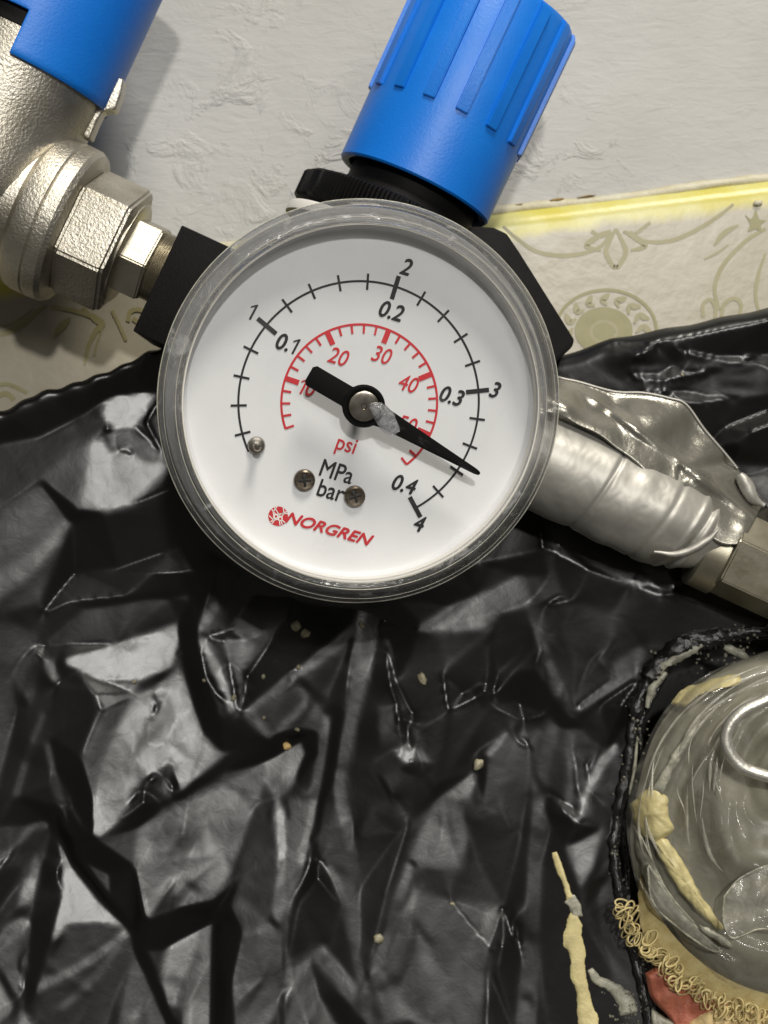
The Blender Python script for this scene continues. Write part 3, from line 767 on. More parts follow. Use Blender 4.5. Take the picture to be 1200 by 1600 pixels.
# centre, under the gauge
F(18, [(340, 880), (560, 920), (850, 860), (860, 900), (800, 905), (700, 948), (650, 985), (560, 950), (450, 930), (350, 990), (335, 905)], 4)
F(64, [(350, 990), (400, 930), (455, 922), (442, 957), (400, 1000), (386, 1040), (355, 1032), (345, 1002)], 3)
F(16, [(413, 1020), (462, 938), (562, 940), (552, 978), (480, 1040), (380, 1112), (385, 1060)], 3)
F(55, [(355, 1036), (386, 1038), (380, 1102), (370, 1106)], 3)
C(72, [(552, 988), (480, 1044), (383, 1116)], 15)
F(46, [(395, 1120), (440, 1072), (490, 1052), (480, 1092), (422, 1157)], 3); C(82, [(396, 1120), (422, 1155)], 10); C(72, [(424, 1154), (478, 1100)], 9)
F(20, [(340, 1120), (370, 1118), (420, 1160), (400, 1172), (345, 1172)], 3)
F(26, [(590, 985), (845, 955), (855, 1122), (800, 1152), (700, 1252), (640, 1282), (600, 1402), (575, 1505), (560, 1350), (545, 1222), (560, 1132), (580, 1062)], 4)
F(62, [(556, 972), (592, 988), (580, 1050), (560, 1110), (545, 1182), (530, 1212), (527, 1180), (545, 1100)], 3)
F(13, [(550, 990), (540, 1090), (526, 1180), (528, 1215), (505, 1250), (485, 1352), (470, 1402), (450, 1502), (455, 1390), (490, 1250), (505, 1110), (540, 1020)], 3)
C(60, [(510, 1118), (503, 1180), (490, 1252)], 15); C(34, [(540, 1010), (515, 1060), (500, 1100)], 8)
C(80, [(529, 1205), (535, 1260), (545, 1330)], 15, 4); C(52, [(545, 1330), (560, 1420), (566, 1530)], 15, 4)
C(42, [(605, 1000), (615, 1070), (640, 1120), (662, 1175)], 11, 3)
F(86, [(613, 1172), (645, 1160), (672, 1190), (652, 1193), (630, 1190)], 3); F(12, [(620, 1197), (680, 1196), (660, 1217)], 3); F(42, [(590, 1112), (620, 1100), (625, 1150), (595, 1166)], 4)
F(95, [(400, 1196), (440, 1178), (470, 1160), (478, 1180), (460, 1225), (430, 1250), (405, 1215)], 4)
F(138, [(431, 1245), (445, 1270), (451, 1330), (437, 1352), (429, 1300)], 3); F(86, [(437, 1350), (424, 1400), (435, 1442), (451, 1400), (446, 1350)], 3)
F(64, [(452, 1250), (494, 1250), (480, 1332), (465, 1392), (451, 1432), (446, 1350)], 3); C(112, [(492, 1250), (482, 1300), (470, 1348)], 8)
F(44, [(408, 1250), (431, 1290), (435, 1362), (424, 1432), (380, 1412), (368, 1392), (390, 1290)], 4)
F(60, [(345, 1432), (375, 1392), (424, 1432), (442, 1452), (440, 1770), (378, 1770), (365, 1522)], 3); C(78, [(346, 1435), (380, 1450), (430, 1440)], 9, 4)
F(11, [(340, 1420), (378, 1362), (360, 1410), (346, 1440), (355, 1492), (370, 1562), (376, 1770), (333, 1770), (335, 1452)], 3)
F(48, [(500, 1300), (540, 1290), (556, 1402), (565, 1482), (565, 1530), (530, 1482), (518, 1372)], 4); F(18, [(503, 1358), (530, 1402), (546, 1462), (560, 1532), (500, 1472), (453, 1492), (470, 1402)], 4)
F(28, [(562, 1300), (642, 1300), (620, 1382), (600, 1452), (570, 1542), (566, 1482)], 4)
F(60, [(445, 1502), (485, 1490), (510, 1542), (552, 1602), (560, 1770), (445, 1770)], 3); C(12, [(444, 1480), (444, 1540), (446, 1770)], 6)
F(58, [(490, 1480), (505, 1470), (552, 1522), (562, 1542), (550, 1557), (500, 1502)], 3); C(88, [(504, 1473), (530, 1502), (556, 1537)], 7); F(12, [(486, 1492), (545, 1557), (592, 1602), (700, 1770), (640, 1770), (500, 1542)], 3)
F(62, [(640, 1382), (700, 1400), (787, 1416), (762, 1502), (745, 1602), (740, 1770), (660, 1770), (640, 1600), (600, 1572), (575, 1545), (612, 1482)], 4); F(22, [(590, 1592), (640, 1578), (662, 1602), (670, 1770), (640, 1700)], 4)
C(36, [(570, 1535), (620, 1520), (640, 1480), (650, 1430)], 14, 6)
C(88, [(642, 1348), (612, 1440), (572, 1540)], 9)
# centre right
F(66, [(650, 986), (700, 950), (770, 925), (812, 898), (832, 940), (790, 950), (760, 986), (700, 988)], 4); C(78, [(785, 955), (830, 942)], 7)
F(10, [(790, 960), (832, 950), (840, 1010), (860, 1080), (880, 1112), (820, 1127), (740, 1092), (770, 1000)], 5)
F(32, [(842, 950), (1000, 915), (1200, 920), (1200, 1000), (1010, 1052), (960, 1072), (902, 1112), (865, 1060)], 5)
C(62, [(832, 950), (838, 985), (860, 1040), (885, 1095)], 9)
F(70, [(955, 1042), (1004, 1008), (1010, 1030), (905, 1114), (960, 1058)], 3); C(88, [(902, 1113), (950, 1078), (1002, 1043)], 8)
F(9, [(895, 1120), (1005, 1058), (985, 1132), (960, 1182), (920, 1152)], 3)
C(44, [(690, 1050), (770, 982)], 7, 3); C(40, [(900, 1100), (930, 1030), (970, 1000)], 10, 4)
C(98, [(762, 1182), (796, 1144)], 10); F(50, [(797, 1146), (832, 1176), (815, 1212), (780, 1232), (755, 1262), (762, 1192)], 3); F(62, [(820, 1156), (851, 1140), (835, 1167)], 3)
C(60, [(868, 1135), (852, 1190), (842, 1255)], 14, 3); C(62, [(892, 1140), (893, 1190), (890, 1255)], 13, 3); F(40, [(898, 1150), (960, 1182), (930, 1202), (897, 1262)], 3)
C(104, [(966, 1165), (940, 1196), (910, 1255)], 10)
F(84, [(680, 1252), (740, 1210), (747, 1216), (730, 1252)], 3); F(70, [(655, 1302), (680, 1255), (717, 1250), (732, 1302), (720, 1352), (690, 1362), (640, 1342)], 4)
F(36, [(650, 1352), (732, 1362), (784, 1412), (700, 1400), (650, 1376)], 5); F(92, [(757, 1426), (788, 1415), (753, 1462)], 4)
F(25, [(732, 1280), (782, 1268), (802, 1302), (800, 1402), (786, 1412), (740, 1332)], 4)
F(11, [(790, 1420), (815, 1302), (825, 1240), (838, 1240), (832, 1402), (812, 1602), (805, 1770), (750, 1770), (765, 1502)], 7)
C(70, [(845, 1250), (836, 1350), (824, 1500), (814, 1610), (802, 1760)], 20, 6)
F(24, [(852, 1262), (940, 1292), (930, 1402), (972, 1602), (980, 1770), (830, 1770), (840, 1450)], 5)
F(88, [(882, 1322), (941, 1294), (925, 1352), (905, 1382)], 3); C(100, [(885, 1252), (896, 1282), (915, 1255)], 6)
# right, above and under the wrapped pipe
F(74, [(860, 562), (950, 540), (1080, 503), (1200, 480), (1360, 455), (1360, 480), (1200, 502), (1080, 527), (950, 550), (880, 575)], 4)
F(10, [(950, 552), (1080, 528), (1200, 505), (1360, 482), (1360, 540), (1200, 552), (1080, 562), (940, 575)], 5)
F(42, [(900, 590), (1200, 560), (1360, 550), (1360, 585), (1200, 592), (1080, 602), (960, 612)], 6); F(50, [(1040, 617), (1200, 600), (1360, 590), (1360, 605), (1200, 616), (1080, 632)], 4)
F(12, [(1060, 634), (1200, 620), (1360, 610), (1360, 720), (1200, 725), (1150, 722)], 6); F(72, [(1165, 742), (1200, 735), (1360, 730), (1360, 790), (1200, 792)], 6)
F(95, [(840, 795), (900, 812), (960, 852), (1000, 880), (1035, 932), (985, 912), (920, 882), (865, 850)], 4); F(14, [(860, 860), (920, 890), (980, 920), (960, 960), (880, 930)], 5); F(50, [(1040, 900), (1200, 950), (1200, 975), (1060, 930)], 5)

# every facet value says how strongly that facet of the film should catch the two lamps; the heights of the
# sheet are found by descent so that its folds face the lamps that way (in the sheet's own plane, not the camera's)
r2 = blur(rng.standard_normal(G.shape), 4); r2 /= r2.std()
r3 = blur(rng.standard_normal(G.shape), 9); r3 /= r3.std()
r4 = blur(rng.standard_normal(G.shape), 24); r4 /= r4.std()
def cells(size, seed):
    """one random value for each cell of a jittered Voronoi pattern: flat little facets"""
    rg = np.random.default_rng(seed); n0, n1 = int((GU1 - GU0) / size) + 4, int((GV1 - GV0) / size) + 4
    ox, oy, val = rg.random((n1, n0)), rg.random((n1, n0)), rg.standard_normal((n1, n0))
    X, Y = (gu - GU0) / size + 1, (gv - GV0) / size + 1; ix, iy = X.astype(int), Y.astype(int)
    best = np.full(X.shape, 9.0); out = np.zeros(X.shape)
    for a in (-1, 0, 1):
        for b in (-1, 0, 1):
            jx, jy = np.clip(ix + a, 0, n0 - 1), np.clip(iy + b, 0, n1 - 1)
            d = ((jx + ox[jy, jx] - X) * 1.25) ** 2 + (jy + oy[jy, jx] - Y) ** 2
            m_ = d < best; best = np.where(m_, d, best); out = np.where(m_, val[jy, jx], out)
    return blur(out, 0.7)
def pinch(ax, ay, ang, length, width, k):
    """a small pleat running out of a point: one flank faces the lamps more, the other less"""
    global G
    d = np.array((math.cos(ang), math.sin(ang))); n = np.array((-d[1], d[0])); A = np.array((ax, ay)); B = A + d * length
    for sgn, mul in ((1, 1 + k), (-1, 1 - k)):
        pts = [tuple(A), tuple(B), tuple(B + n * width * sgn - d * length * .25)]
        x0 = max(0, int((min(p[0] for p in pts) - 20 - GU0) / GS)); x1 = min(nu, int((max(p[0] for p in pts) + 20 - GU0) / GS) + 1)
        y0 = max(0, int((min(p[1] for p in pts) - 20 - GV0) / GS)); y1 = min(nv, int((max(p[1] for p in pts) + 20 - GV0) / GS) + 1)
        if x1 - x0 < 3 or y1 - y0 < 3: continue
        CREASES.append(pts)
        X, Y = gu[y0:y1, x0:x1], gv[y0:y1, x0:x1]
        mk = blur(inside(pts, X, Y).astype(float), 1.3)
        far = np.clip(1 - ((X - ax) * d[0] + (Y - ay) * d[1]) / length, 0, 1) ** 0.6
        G[y0:y1, x0:x1] *= 1 + (mul - 1) * mk * far
pr = random.Random(21)
for i in range(60):
    ax, ay = pr.uniform(-60, 960), pr.uniform(930, 1660)
    an = math.radians(pr.choice((90, 70, 110, 60, 125, 150, 35, 270, 250, 300)) + pr.uniform(-14, 14))
    for q in range(pr.choice((1, 1, 2, 3))):
        pinch(ax, ay, an + q * math.radians(pr.uniform(35, 120)), pr.uniform(40, 170), pr.uniform(8, 30), pr.uniform(.18, .5))
for i in range(26):
    pinch(pr.uniform(880, 1200), pr.uniform(540, 700), math.radians(pr.choice((0, 175, 190, 20)) + pr.uniform(-15, 15)), pr.uniform(60, 160), pr.uniform(8, 22), pr.uniform(.2, .5))
wl = np.clip((G - 30) / 60, 0.12, 1.0)
G = G * (1 + (0.09 * cells(78, 1) + 0.06 * cells(34, 2)) * wl + 0.06 * r4 + (0.025 * r2 + 0.04 * r3) * wl)
G = np.clip(G + 0.3 * (G - blur(G, 11)), 6, 158)
NFINE = 8; COPLANAR = 0.02
BAG_T0 = -430.0; KO = (D - BAG_T0) / D
BASE = np.interp(gv, [440, 700, 1000, 1700], [-425, -440, -440, -380])
def unit3(a, b, c):
    n = np.sqrt(a * a + b * b + c * c); return a / n, b / n, c / n
def cmean(A): return (A[1:, 1:] + A[1:, :-1] + A[:-1, 1:] + A[:-1, :-1]) / 4
def halfvec(direction, dist, px, pz):
    d = Vector(direction).normalized() * (dist / U)
    l = unit3(d.x - px, -d.y - BAG_T0, d.z - pz); v = unit3(-px, D - BAG_T0 + 0 * px, -pz)
    return [cmean(q) for q in unit3(l[0] + v[0], l[1] + v[1], l[2] + v[2])]
def solve_sheet(h, st, iters):
    g_, gs = np.clip(cmean(G[::st, ::st]) * 1.24 + 2, 7, 185), GS * st * KO
    nv_, nu_ = h.shape; px, pz = (gu[::st, ::st] - 600) * KO, (800 - gv[::st, ::st]) * KO; base_ = BASE[::st, ::st]
    lamps = ((halfvec(SPOT_DIR, 1.3, px, pz), SPOT_W / math.pi / 1.3 ** 2), (halfvec(CEIL_DIR, 1.2, px, pz), CEIL_W / math.pi / 1.2 ** 2))
    gc = cmean(np.hypot(px - (-38 * 1.0 - 0.10 * 430), pz - (170 - 0.30 * 430)))            # shade of the gauge on the sheet
    vis = 1 / (1 + np.exp(-(gc - 322) / 26)); vis_c = 1 / (1 + np.exp(-(cmean(np.hypot(px - (-38 - 146), pz - (170 - 103))) - 322) / 26))
    lamps = ((lamps[0][0], lamps[0][1] * vis), (lamps[1][0], lamps[1][1] * vis), (halfvec(FILL_DIR, 1.3, px, pz), FILL_W / math.pi / 1.3 ** 2 * vis_c))
    al = BAG_ROUGH ** 2
    x = g_ / 255; Y = np.where(x <= .04045, x / 12.92, ((x + .055) / 1.055) ** 2.4) ** (1 / 2.2)
    KX, KY = np.meshgrid(np.fft.fftfreq(2 * nu_) * 2 * math.pi / gs, np.fft.fftfreq(2 * nv_) * 2 * math.pi / gs)
    pre = 1 / (KX ** 2 + KY ** 2 + (1 / 300.) ** 2); mom = np.zeros_like(h)
    for it in range(iters):
        p = (h[1:, 1:] - h[1:, :-1] + h[:-1, 1:] - h[:-1, :-1]) / (2 * gs); q = (h[1:, 1:] + h[1:, :-1] - h[:-1, 1:] - h[:-1, :-1]) / (2 * gs)
        N = np.sqrt(1 + p * p + q * q); L = 0.0035 + 0 * p; dp = 0 * p; dq = 0 * p
        for (hx, hy, hz), E in lamps:
            cc = (-hx * p + hy + hz * q) / N; xx = cc * cc * (al * al - 1) + 1; K = E * BAG_F / 4 * al * al / math.pi
            L = L + K / xx ** 2; dD = -4 * K / xx ** 3 * cc * (al * al - 1)
            dp += dD * (-hx / N - cc * p / N ** 2); dq += dD * (hz / N - cc * q / N ** 2)
        y = L ** (1 / 2.2); r = (y - Y) / 2.2 * y / L
        a, b = (r * dp + .002 * p) / (2 * gs), (r * dq + .002 * q) / (2 * gs)
        g = 1e-7 * (h - base_)
        g[1:, 1:] += a + b; g[1:, :-1] += b - a; g[:-1, 1:] += a - b; g[:-1, :-1] -= a + b
        def lap(A):
            B = np.pad(A, 1, mode='edge'); return B[2:, 1:-1] + B[:-2, 1:-1] + B[1:-1, 2:] + B[1:-1, :-2] - 4 * A
        g += 6e-5 * lap(lap(h)) / gs ** 2
        e = np.pad(g, ((0, nv_), (0, nu_)), mode='symmetric')
        mom = 0.9 * mom + np.real(np.fft.ifft2(np.fft.fft2(e) * pre))[:nv_, :nu_]
        h = h - 0.125 * mom
    return h
def facet_sheet():
    """flat facets between straight creases: triangulate the crease lines, then tilt the triangles towards or away from the lamps"""
    from mathutils.geometry import delaunay_2d_cdt
    cr = random.Random(3); pts, edges, grid = [], [], {}
    def add(p):
        q = (min(max(p[0], GU0 + 1), GU1 - 1), min(max(p[1], GV0 + 1), GV1 - 1)); c = (int(q[0] // 7), int(q[1] // 7))
        for a in (-1, 0, 1):
            for b in (-1, 0, 1):
                for k_ in grid.get((c[0] + a, c[1] + b), ()):
                    if (pts[k_][0] - q[0]) ** 2 + (pts[k_][1] - q[1]) ** 2 < 30: return k_
        pts.append(q); grid.setdefault(c, []).append(len(pts) - 1); return len(pts) - 1
    for poly in CREASES:
        ids = [add(p) for p in poly]
        for a, b in zip(ids, ids[1:] + ids[:1]):
            if a != b: edges.append((a, b))
    for x in range(GU0, GU1 + 1, 40):
        for y in (GV0, GV1): add((x, y))
    for y in range(GV0, GV1 + 1, 40):
        for x in (GU0, GU1): add((x, y))
    for _ in range(2600):
        q = (cr.uniform(GU0, GU1), cr.uniform(GV0, GV1)); c = (int(q[0] // 7), int(q[1] // 7))
        if not any(grid.get((c[0] + a, c[1] + b)) for a in range(-5, 6) for b in range(-5, 6)): add(q)
    edges = list({(min(e), max(e)) for e in edges})
    vo, _, fo, _, _, _ = delaunay_2d_cdt([Vector(p) for p in pts], edges, [], 0, 2.0)
    X = np.array([v[:] for v in vo]); T = np.array([f[:3] for f in fo if len(f) == 3])
    T = np.array([t if ((X[t[1]] - X[t[0]])[0] * (X[t[2]] - X[t[0]])[1] - (X[t[1]] - X[t[0]])[1] * (X[t[2]] - X[t[0]])[0]) > 0 else t[::-1] for t in T])
    A, B, C_ = X[T[:, 0]], X[T[:, 1]], X[T[:, 2]]
    area2 = (B[:, 0] - A[:, 0]) * (C_[:, 1] - A[:, 1]) - (B[:, 1] - A[:, 1]) * (C_[:, 0] - A[:, 0]); area2 = np.maximum(area2, 6.0)
    # gradient weights of each corner
    gx = np.stack([B[:, 1] - C_[:, 1], C_[:, 1] - A[:, 1], A[:, 1] - B[:, 1]], 1) / area2[:, None] / KO
    gy = np.stack([C_[:, 0] - B[:, 0], A[:, 0] - C_[:, 0], B[:, 0] - A[:, 0]], 1) / area2[:, None] / KO
    tgt = 0; cen = (A + B + C_) / 3
    for w in ((1 / 3, 1 / 3, 1 / 3), (.6, .2, .2), (.2, .6, .2), (.2, .2, .6)):
        q = A * w[0] + B * w[1] + C_ * w[2]
        tgt = tgt + G[np.clip(((q[:, 1] - GV0) / GS).astype(int), 0, nv - 1), np.clip(((q[:, 0] - GU0) / GS).astype(int), 0, nu - 1)] / 4
    tgt = np.clip(tgt * 1.24 + 2, 7, 172); xx = tgt / 255; Y = np.where(xx <= .04045, xx / 12.92, ((xx + .055) / 1.055) ** 2.4) ** (1 / 2.2)
    px, pz = (cen[:, 0] - 600) * KO, (800 - cen[:, 1]) * KO
    def hv(direction, dist):
        d = Vector(direction).normalized() * (dist / U)
        l = unit3(d.x - px, -d.y - BAG_T0, d.z - pz); v = unit3(-px, D - BAG_T0 + 0 * px, -pz)
        return unit3(l[0] + v[0], l[1] + v[1], l[2] + v[2])
    vis = 1 / (1 + np.exp(-(np.hypot(px - (-38 - 43), pz - (170 - 129)) - 322) / 26)); vis_c = 1 / (1 + np.exp(-(np.hypot(px - (-38 - 146), pz - (170 - 103)) - 322) / 26))
    lamps = ((hv(SPOT_DIR, 1.3), SPOT_W / math.pi / 1.3 ** 2 * vis), (hv(CEIL_DIR, 1.2), CEIL_W / math.pi / 1.2 ** 2 * vis), (hv(FILL_DIR, 1.3), FILL_W / math.pi / 1.3 ** 2 * vis_c))
    base_v = np.interp(X[:, 1], [440, 700, 1000, 1700], [-425, -440, -440, -380])
    rg = np.random.default_rng(5); h = base_v + rg.normal(0, 3, len(X)); m1 = np.zeros_like(h); m2 = np.zeros_like(h)
    wt = np.sqrt(area2) / np.sqrt(area2).mean(); al0 = BAG_ROUGH ** 2
    N_IT = 1400
    em = {}
    for t in range(len(T)):
        for a, b in ((0, 1), (1, 2), (2, 0)):
            em.setdefault((min(T[t, a], T[t, b]), max(T[t, a], T[t, b])), []).append(t)
    ep_ = np.array([e for e in em.values() if len(e) == 2]); E1, E2 = ep_[:, 0], ep_[:, 1]
    we = COPLANAR * np.exp(-((Y[E1] - Y[E2]) / 0.05) ** 2) + 0.05 * COPLANAR       # alike neighbours lie in one plane
    for it in range(N_IT):
        al = al0 * (1 + 1.6 * max(0, 1 - it / (0.6 * N_IT)))          # start with a wide sheen, then sharpen
        ht_ = h[T]; p = (gx * ht_).sum(1); q = (gy * ht_).sum(1); N = np.sqrt(1 + p * p + q * q); L = 0.0035 + 0 * p; dp = 0 * p; dq = 0 * p
        for (hx, hy, hz), E in lamps:
            cc = (-hx * p + hy + hz * q) / N; x_ = cc * cc * (al * al - 1) + 1; K = E * BAG_F / 4 * al0 * al0 / math.pi * (al / al0) ** 2
            L = L + K / x_ ** 2; dD = -4 * K / x_ ** 3 * cc * (al * al - 1)
            dp += dD * (-hx / N - cc * p / N ** 2); dq += dD * (hz / N - cc * q / N ** 2)
        y = L ** (1 / 2.2); r = wt * (y - Y) / 2.2 * y / L
        big = np.maximum(0, np.sqrt(p * p + q * q) - 0.75)
        a = r * dp + (0.002 + 0.3 * big) * p; b = r * dq + (0.002 + 0.3 * big) * q
        dpq = we * (p[E1] - p[E2]); dqq = we * (q[E1] - q[E2])
        np.add.at(a, E1, dpq); np.add.at(a, E2, -dpq); np.add.at(b, E1, dqq); np.add.at(b, E2, -dqq)
        g = np.zeros_like(h); np.add.at(g, T.ravel(), (gx * a[:, None] + gy * b[:, None]).ravel())
        g += 2e-6 * (h - base_v)
        m1 = 0.9 * m1 + 0.1 * g; m2 = 0.99 * m2 + 0.01 * g * g
        h = h - 0.55 * (1 - 0.9 * it / N_IT) * m1 / (np.sqrt(m2) + 1e-6)
    out = np.array(BASE)
    for t in range(len(T)):
        a, b, c = A[t], B[t], C_[t]
        x0, x1 = int((min(a[0], b[0], c[0]) - GU0) / GS), int((max(a[0], b[0], c[0]) - GU0) / GS) + 2
        y0, y1 = int((min(a[1], b[1], c[1]) - GV0) / GS), int((max(a[1], b[1], c[1]) - GV0) / GS) + 2
        Xg, Yg = gu[y0:y1, x0:x1], gv[y0:y1, x0:x1]
        if not Xg.size: continue
        w1 = ((c[0] - b[0]) * (Yg - b[1]) - (c[1] - b[1]) * (Xg - b[0])) / area2[t]; w2 = ((a[0] - c[0]) * (Yg - c[1]) - (a[1] - c[1]) * (Xg - c[0])) / area2[t]; w3 = 1 - w1 - w2
        mk = (w1 >= -1e-6) & (w2 >= -1e-6) & (w3 >= -1e-6)
        out[y0:y1, x0:x1][mk] = (w1 * h[T[t, 0]] + w2 * h[T[t, 1]] + w3 * h[T[t, 2]])[mk]
    return out
HB = solve_sheet(blur(facet_sheet(), 1.1), 1, NFINE)
HB = blur(HB, 0.6)
EDGE = [(-300, 760), (-160, 705), (0, 640), (60, 612), (100, 600), (150, 585), (230, 548), (300, 525), (420, 505), (700, 520), (860, 560), (880, 553), (960, 527), (1080, 505), (1200, 480), (1360, 452)]
ed = np.interp(gu[0], [e[0] for e in EDGE], [e[1] for e in EDGE]) + 1.6 * np.sin(gu[0] * 0.16) * (gu[0] < 260) + 1.2 * np.sin(gu[0] * 0.07 + 1)
def ht(u, v):
    i = min(max((v - GV0) / GS, 0), nv - 1.001); j = min(max((u - GU0) / GS, 0), nu - 1.001)
    i0, j0 = int(i), int(j); a, b = i - i0, j - j0
    return ((1 - a) * (1 - b) * HB[i0, j0] + a * (1 - b) * HB[i0 + 1, j0] + (1 - a) * b * HB[i0, j0 + 1] + a * b * HB[i0 + 1, j0 + 1])

LIP = [(1360, 985), (1250, 980), (1200, 985), (1150, 992), (1105, 1000), (1060, 1012), (1030, 1040), (1006, 1080), (992, 1120), (986, 1170), (974, 1230), (962, 1290), (958, 1335), (966, 1390), (980, 1450), (994, 1510), (1004, 1560), (1012, 1620), (1020, 1760)]
lip_poly = [(a + 6, b + 4) for a, b in LIP] + [(1400, 1780), (1400, 960)]
# real sheet: rows run from the fold at the top edge down
NR = 470; NC = nu
vs = np.zeros((NR + 6, NC, 3)); keep = np.ones((NR + 6, NC), bool)
for r in range(NR):
    s = r / (NR - 1); vrow = ed + (GV1 - 6 - ed) * s
    fi = np.clip((vrow - GV0) / GS, 0, nv - 1.001); i0 = fi.astype(int); a = fi - i0
    tt = HB[i0, np.arange(NC)] * (1 - a) + HB[i0 + 1, np.arange(NC)] * a
    d = vrow - ed; tt = tt - 16 * np.exp(-d / 7.0)
    vs[r + 6, :, 0] = (gu[0] - 600) * KO; vs[r + 6, :, 1] = -tt; vs[r + 6, :, 2] = (800 - vrow) * KO
    keep[r + 6] = ~inside(lip_poly, gu[0], vrow)
for q in range(6):        # the sheet turns over its edge and hangs back to the tiles
    f = (6 - q) / 6.0
    vs[q] = vs[6]; vs[q, :, 1] = vs[6, :, 1] + f * 160; vs[q, :, 2] = vs[6, :, 2] - 10 * f * f
idx = np.arange((NR + 6) * NC).reshape(NR + 6, NC)
quads = np.stack([idx[:-1, :-1], idx[1:, :-1], idx[1:, 1:], idx[:-1, 1:]], -1)
kq = keep[:-1, :-1] & keep[1:, :-1] & keep[1:, 1:] & keep[:-1, 1:]
fq = quads[kq]
me = bpy.data.meshes.new('black_bag'); V = vs.reshape(-1, 3)
used = np.zeros(len(V), bool); used[fq] = True; remap = np.cumsum(used) - 1; V = V[used] * U; fq = remap[fq]
bag_loc = np.array((0, 0.03, -0.06))
me.vertices.add(len(V)); me.vertices.foreach_set('co', (V - bag_loc).ravel())
me.loops.add(fq.size); me.loops.foreach_set('vertex_index', fq.ravel().astype(np.int32))
me.polygons.add(len(fq)); me.polygons.foreach_set('loop_start', np.arange(len(fq), dtype=np.int32) * 4)
me.polygons.foreach_set('use_smooth', np.ones(len(fq), bool)); me.update(calc_edges=True); me.validate()
me.materials.append(M['bag'])
bag_e = tag(empty('plastic_bag', Matrix.Translation(Vector(bag_loc))), 'crumpled black plastic bag draped below the gauge', 'plastic bag')
bag = bpy.data.objects.new('bag_sheet', me); COL.objects.link(bag); bag.parent = bag_e

def under(o):
    """parent to the bag, keeping the place"""
    o.parent = bag_e; o.location = Vector(o.location) - Vector(bag_loc); return o
def W(u, v, t): p = P(u, v, t) / U; return (p.x, p.y, p.z)
def onbag(u, v, dt=0.0): return ((u - 600) * KO, -ht(u, v) - dt, (800 - v) * KO)

# lip of the opening: rolled, sticky edge
lp_ = smooth_path(LIP[1:-1], 8)
under(tube('rolled_lip', [onbag(p[0], p[1], 2) for p in lp_], lambda s: 11 + 4 * noise.noise(Vector((s * 30, 2, 0))) + (7 if 0.15 < s < .35 else 0), M['lip'], n=14, rough=0.45, center=True))
inner = [(p[0] + 16 + 4 * math.sin(i * .3), p[1] + 8) for i, p in enumerate(lp_)]
under(tube('inner_lip', [onbag(p[0], p[1], -14) for p in inner], lambda s: 5.5 + 3 * noise.noise(Vector((s * 40, 7, 0))), M['lip'], n=10, rough=0.5, center=True))
# black lining behind the opening
under(mkobj('lining', [W(930, 940, -570), W(1420, 940, -570), W(1420, 1800, -570), W(930, 1800, -570)], [(0, 1, 2, 3)], M['bag'], smooth=False, center=True))
# wet droplets along the lip: too small to pick apart
bm = bmesh.new()
def drop(bm, c, r):
    mt = Matrix.Translation(Vector(c) * U) @ Matrix.Diagonal((r * U, r * U * .8, r * U, 1))
    bmesh.ops.create_icosphere(bm, subdivisions=1, radius=1.0, matrix=mt)
for i in range(150):
    p = random.choice(lp_); u, v = p[0] + random.gauss(4, 9), p[1] + random.gauss(0, 8)
    drop(bm, onbag(u, v, 10 + random.random() * 4), random.choice((1.2, 1.6, 2.0, 3.0)))
for i in range(60):
    u, v = random.gauss(975, 16), random.uniform(1540, 1600); drop(bm, onbag(u, v, 4), random.choice((1.2, 1.8, 2.6)))
for i in range(40):
    u, v = random.gauss(1120, 50), random.gauss(1030, 12); drop(bm, onbag(u, v, 6), random.choice((1.5, 2.5, 3.5)))
dr = from_bm('wet_droplets', bm, M['slime'], bag_e); dr.location = -Vector(bag_loc); dr['kind'] = 'stuff'
# grey glue strings near the lip
for pts, w in (([(1022, 1068), (1035, 1040), (1065, 1022), (1100, 1003)], 9), ([(1010, 1105), (1018, 1075), (1040, 1050)], 7), ([(1130, 1010), (1150, 1018), (1168, 1030)], 7), ([(995, 1150), (990, 1200), (982, 1240)], 3)):
    under(tube('sticky_string', [onbag(p[0], p[1], 12) for p in smooth_path(pts, 6)], lambda s, w=w: w * (0.55 + 0.5 * math.sin(math.pi * s)), M['glue_grey'], n=8, rough=0.7, center=True))

# ---------------------------------------------------------------- dried glue and crumbs on the bag
def sheet_patch(name, pts, width, m, dt=1.0, thick=4.0, rough=0.55):
    path = smooth_path(pts, 8); v2, f2 = ribbon2(path, width)
    n = len(path); rows = []
    for i in range(n):
        a, b = v2[2 * i], v2[2 * i + 1]; row = []
        for j in range(9):
            s = j / 8; q = a * (1 - s) + b * s
            jit = 1 + rough * (noise.noise(Vector((q[0] * .045, q[1] * .03, 0))) + .5 * noise.noise(Vector((q[0] * .16, q[1] * .12, 4))))
            mid = (a + b) / 2; q = mid + (q - mid) * jit
            bulge = thick * math.sqrt(max(0, 1 - (2 * s - 1) ** 2)) * (1 if 0 < i < n - 1 else 0)
            row.append(onbag(q[0], q[1], dt + bulge - (3 if j in (0, 8) else 0)))
        rows.append(row)
    vs = [p for r in rows for p in r]; fs = [(i * 9 + j, i * 9 + j + 1, (i + 1) * 9 + j + 1, (i + 1) * 9 + j) for i in range(n - 1) for j in range(8)]
    return mkobj(name, vs, fs, m, center=True, angle=0)
tag(sheet_patch('glue_streak', [(893, 1420), (894, 1460), (899, 1500), (908, 1545), (917, 1590), (926, 1660)], lambda s: (27 + 4 * math.sin(s * 9)) * min(1, .35 + s * 6), M['glue'], thick=2.2), 'thick cream streak of dried glue running down the black bag', 'glue')
tag(sheet_patch('glue_strand', [(865, 1330), (872, 1352), (881, 1376), (888, 1400)], lambda s: 9 + 4 * s, M['glue'], thick=2.5), 'thin cream strand of glue above the thick cream streak', 'glue')
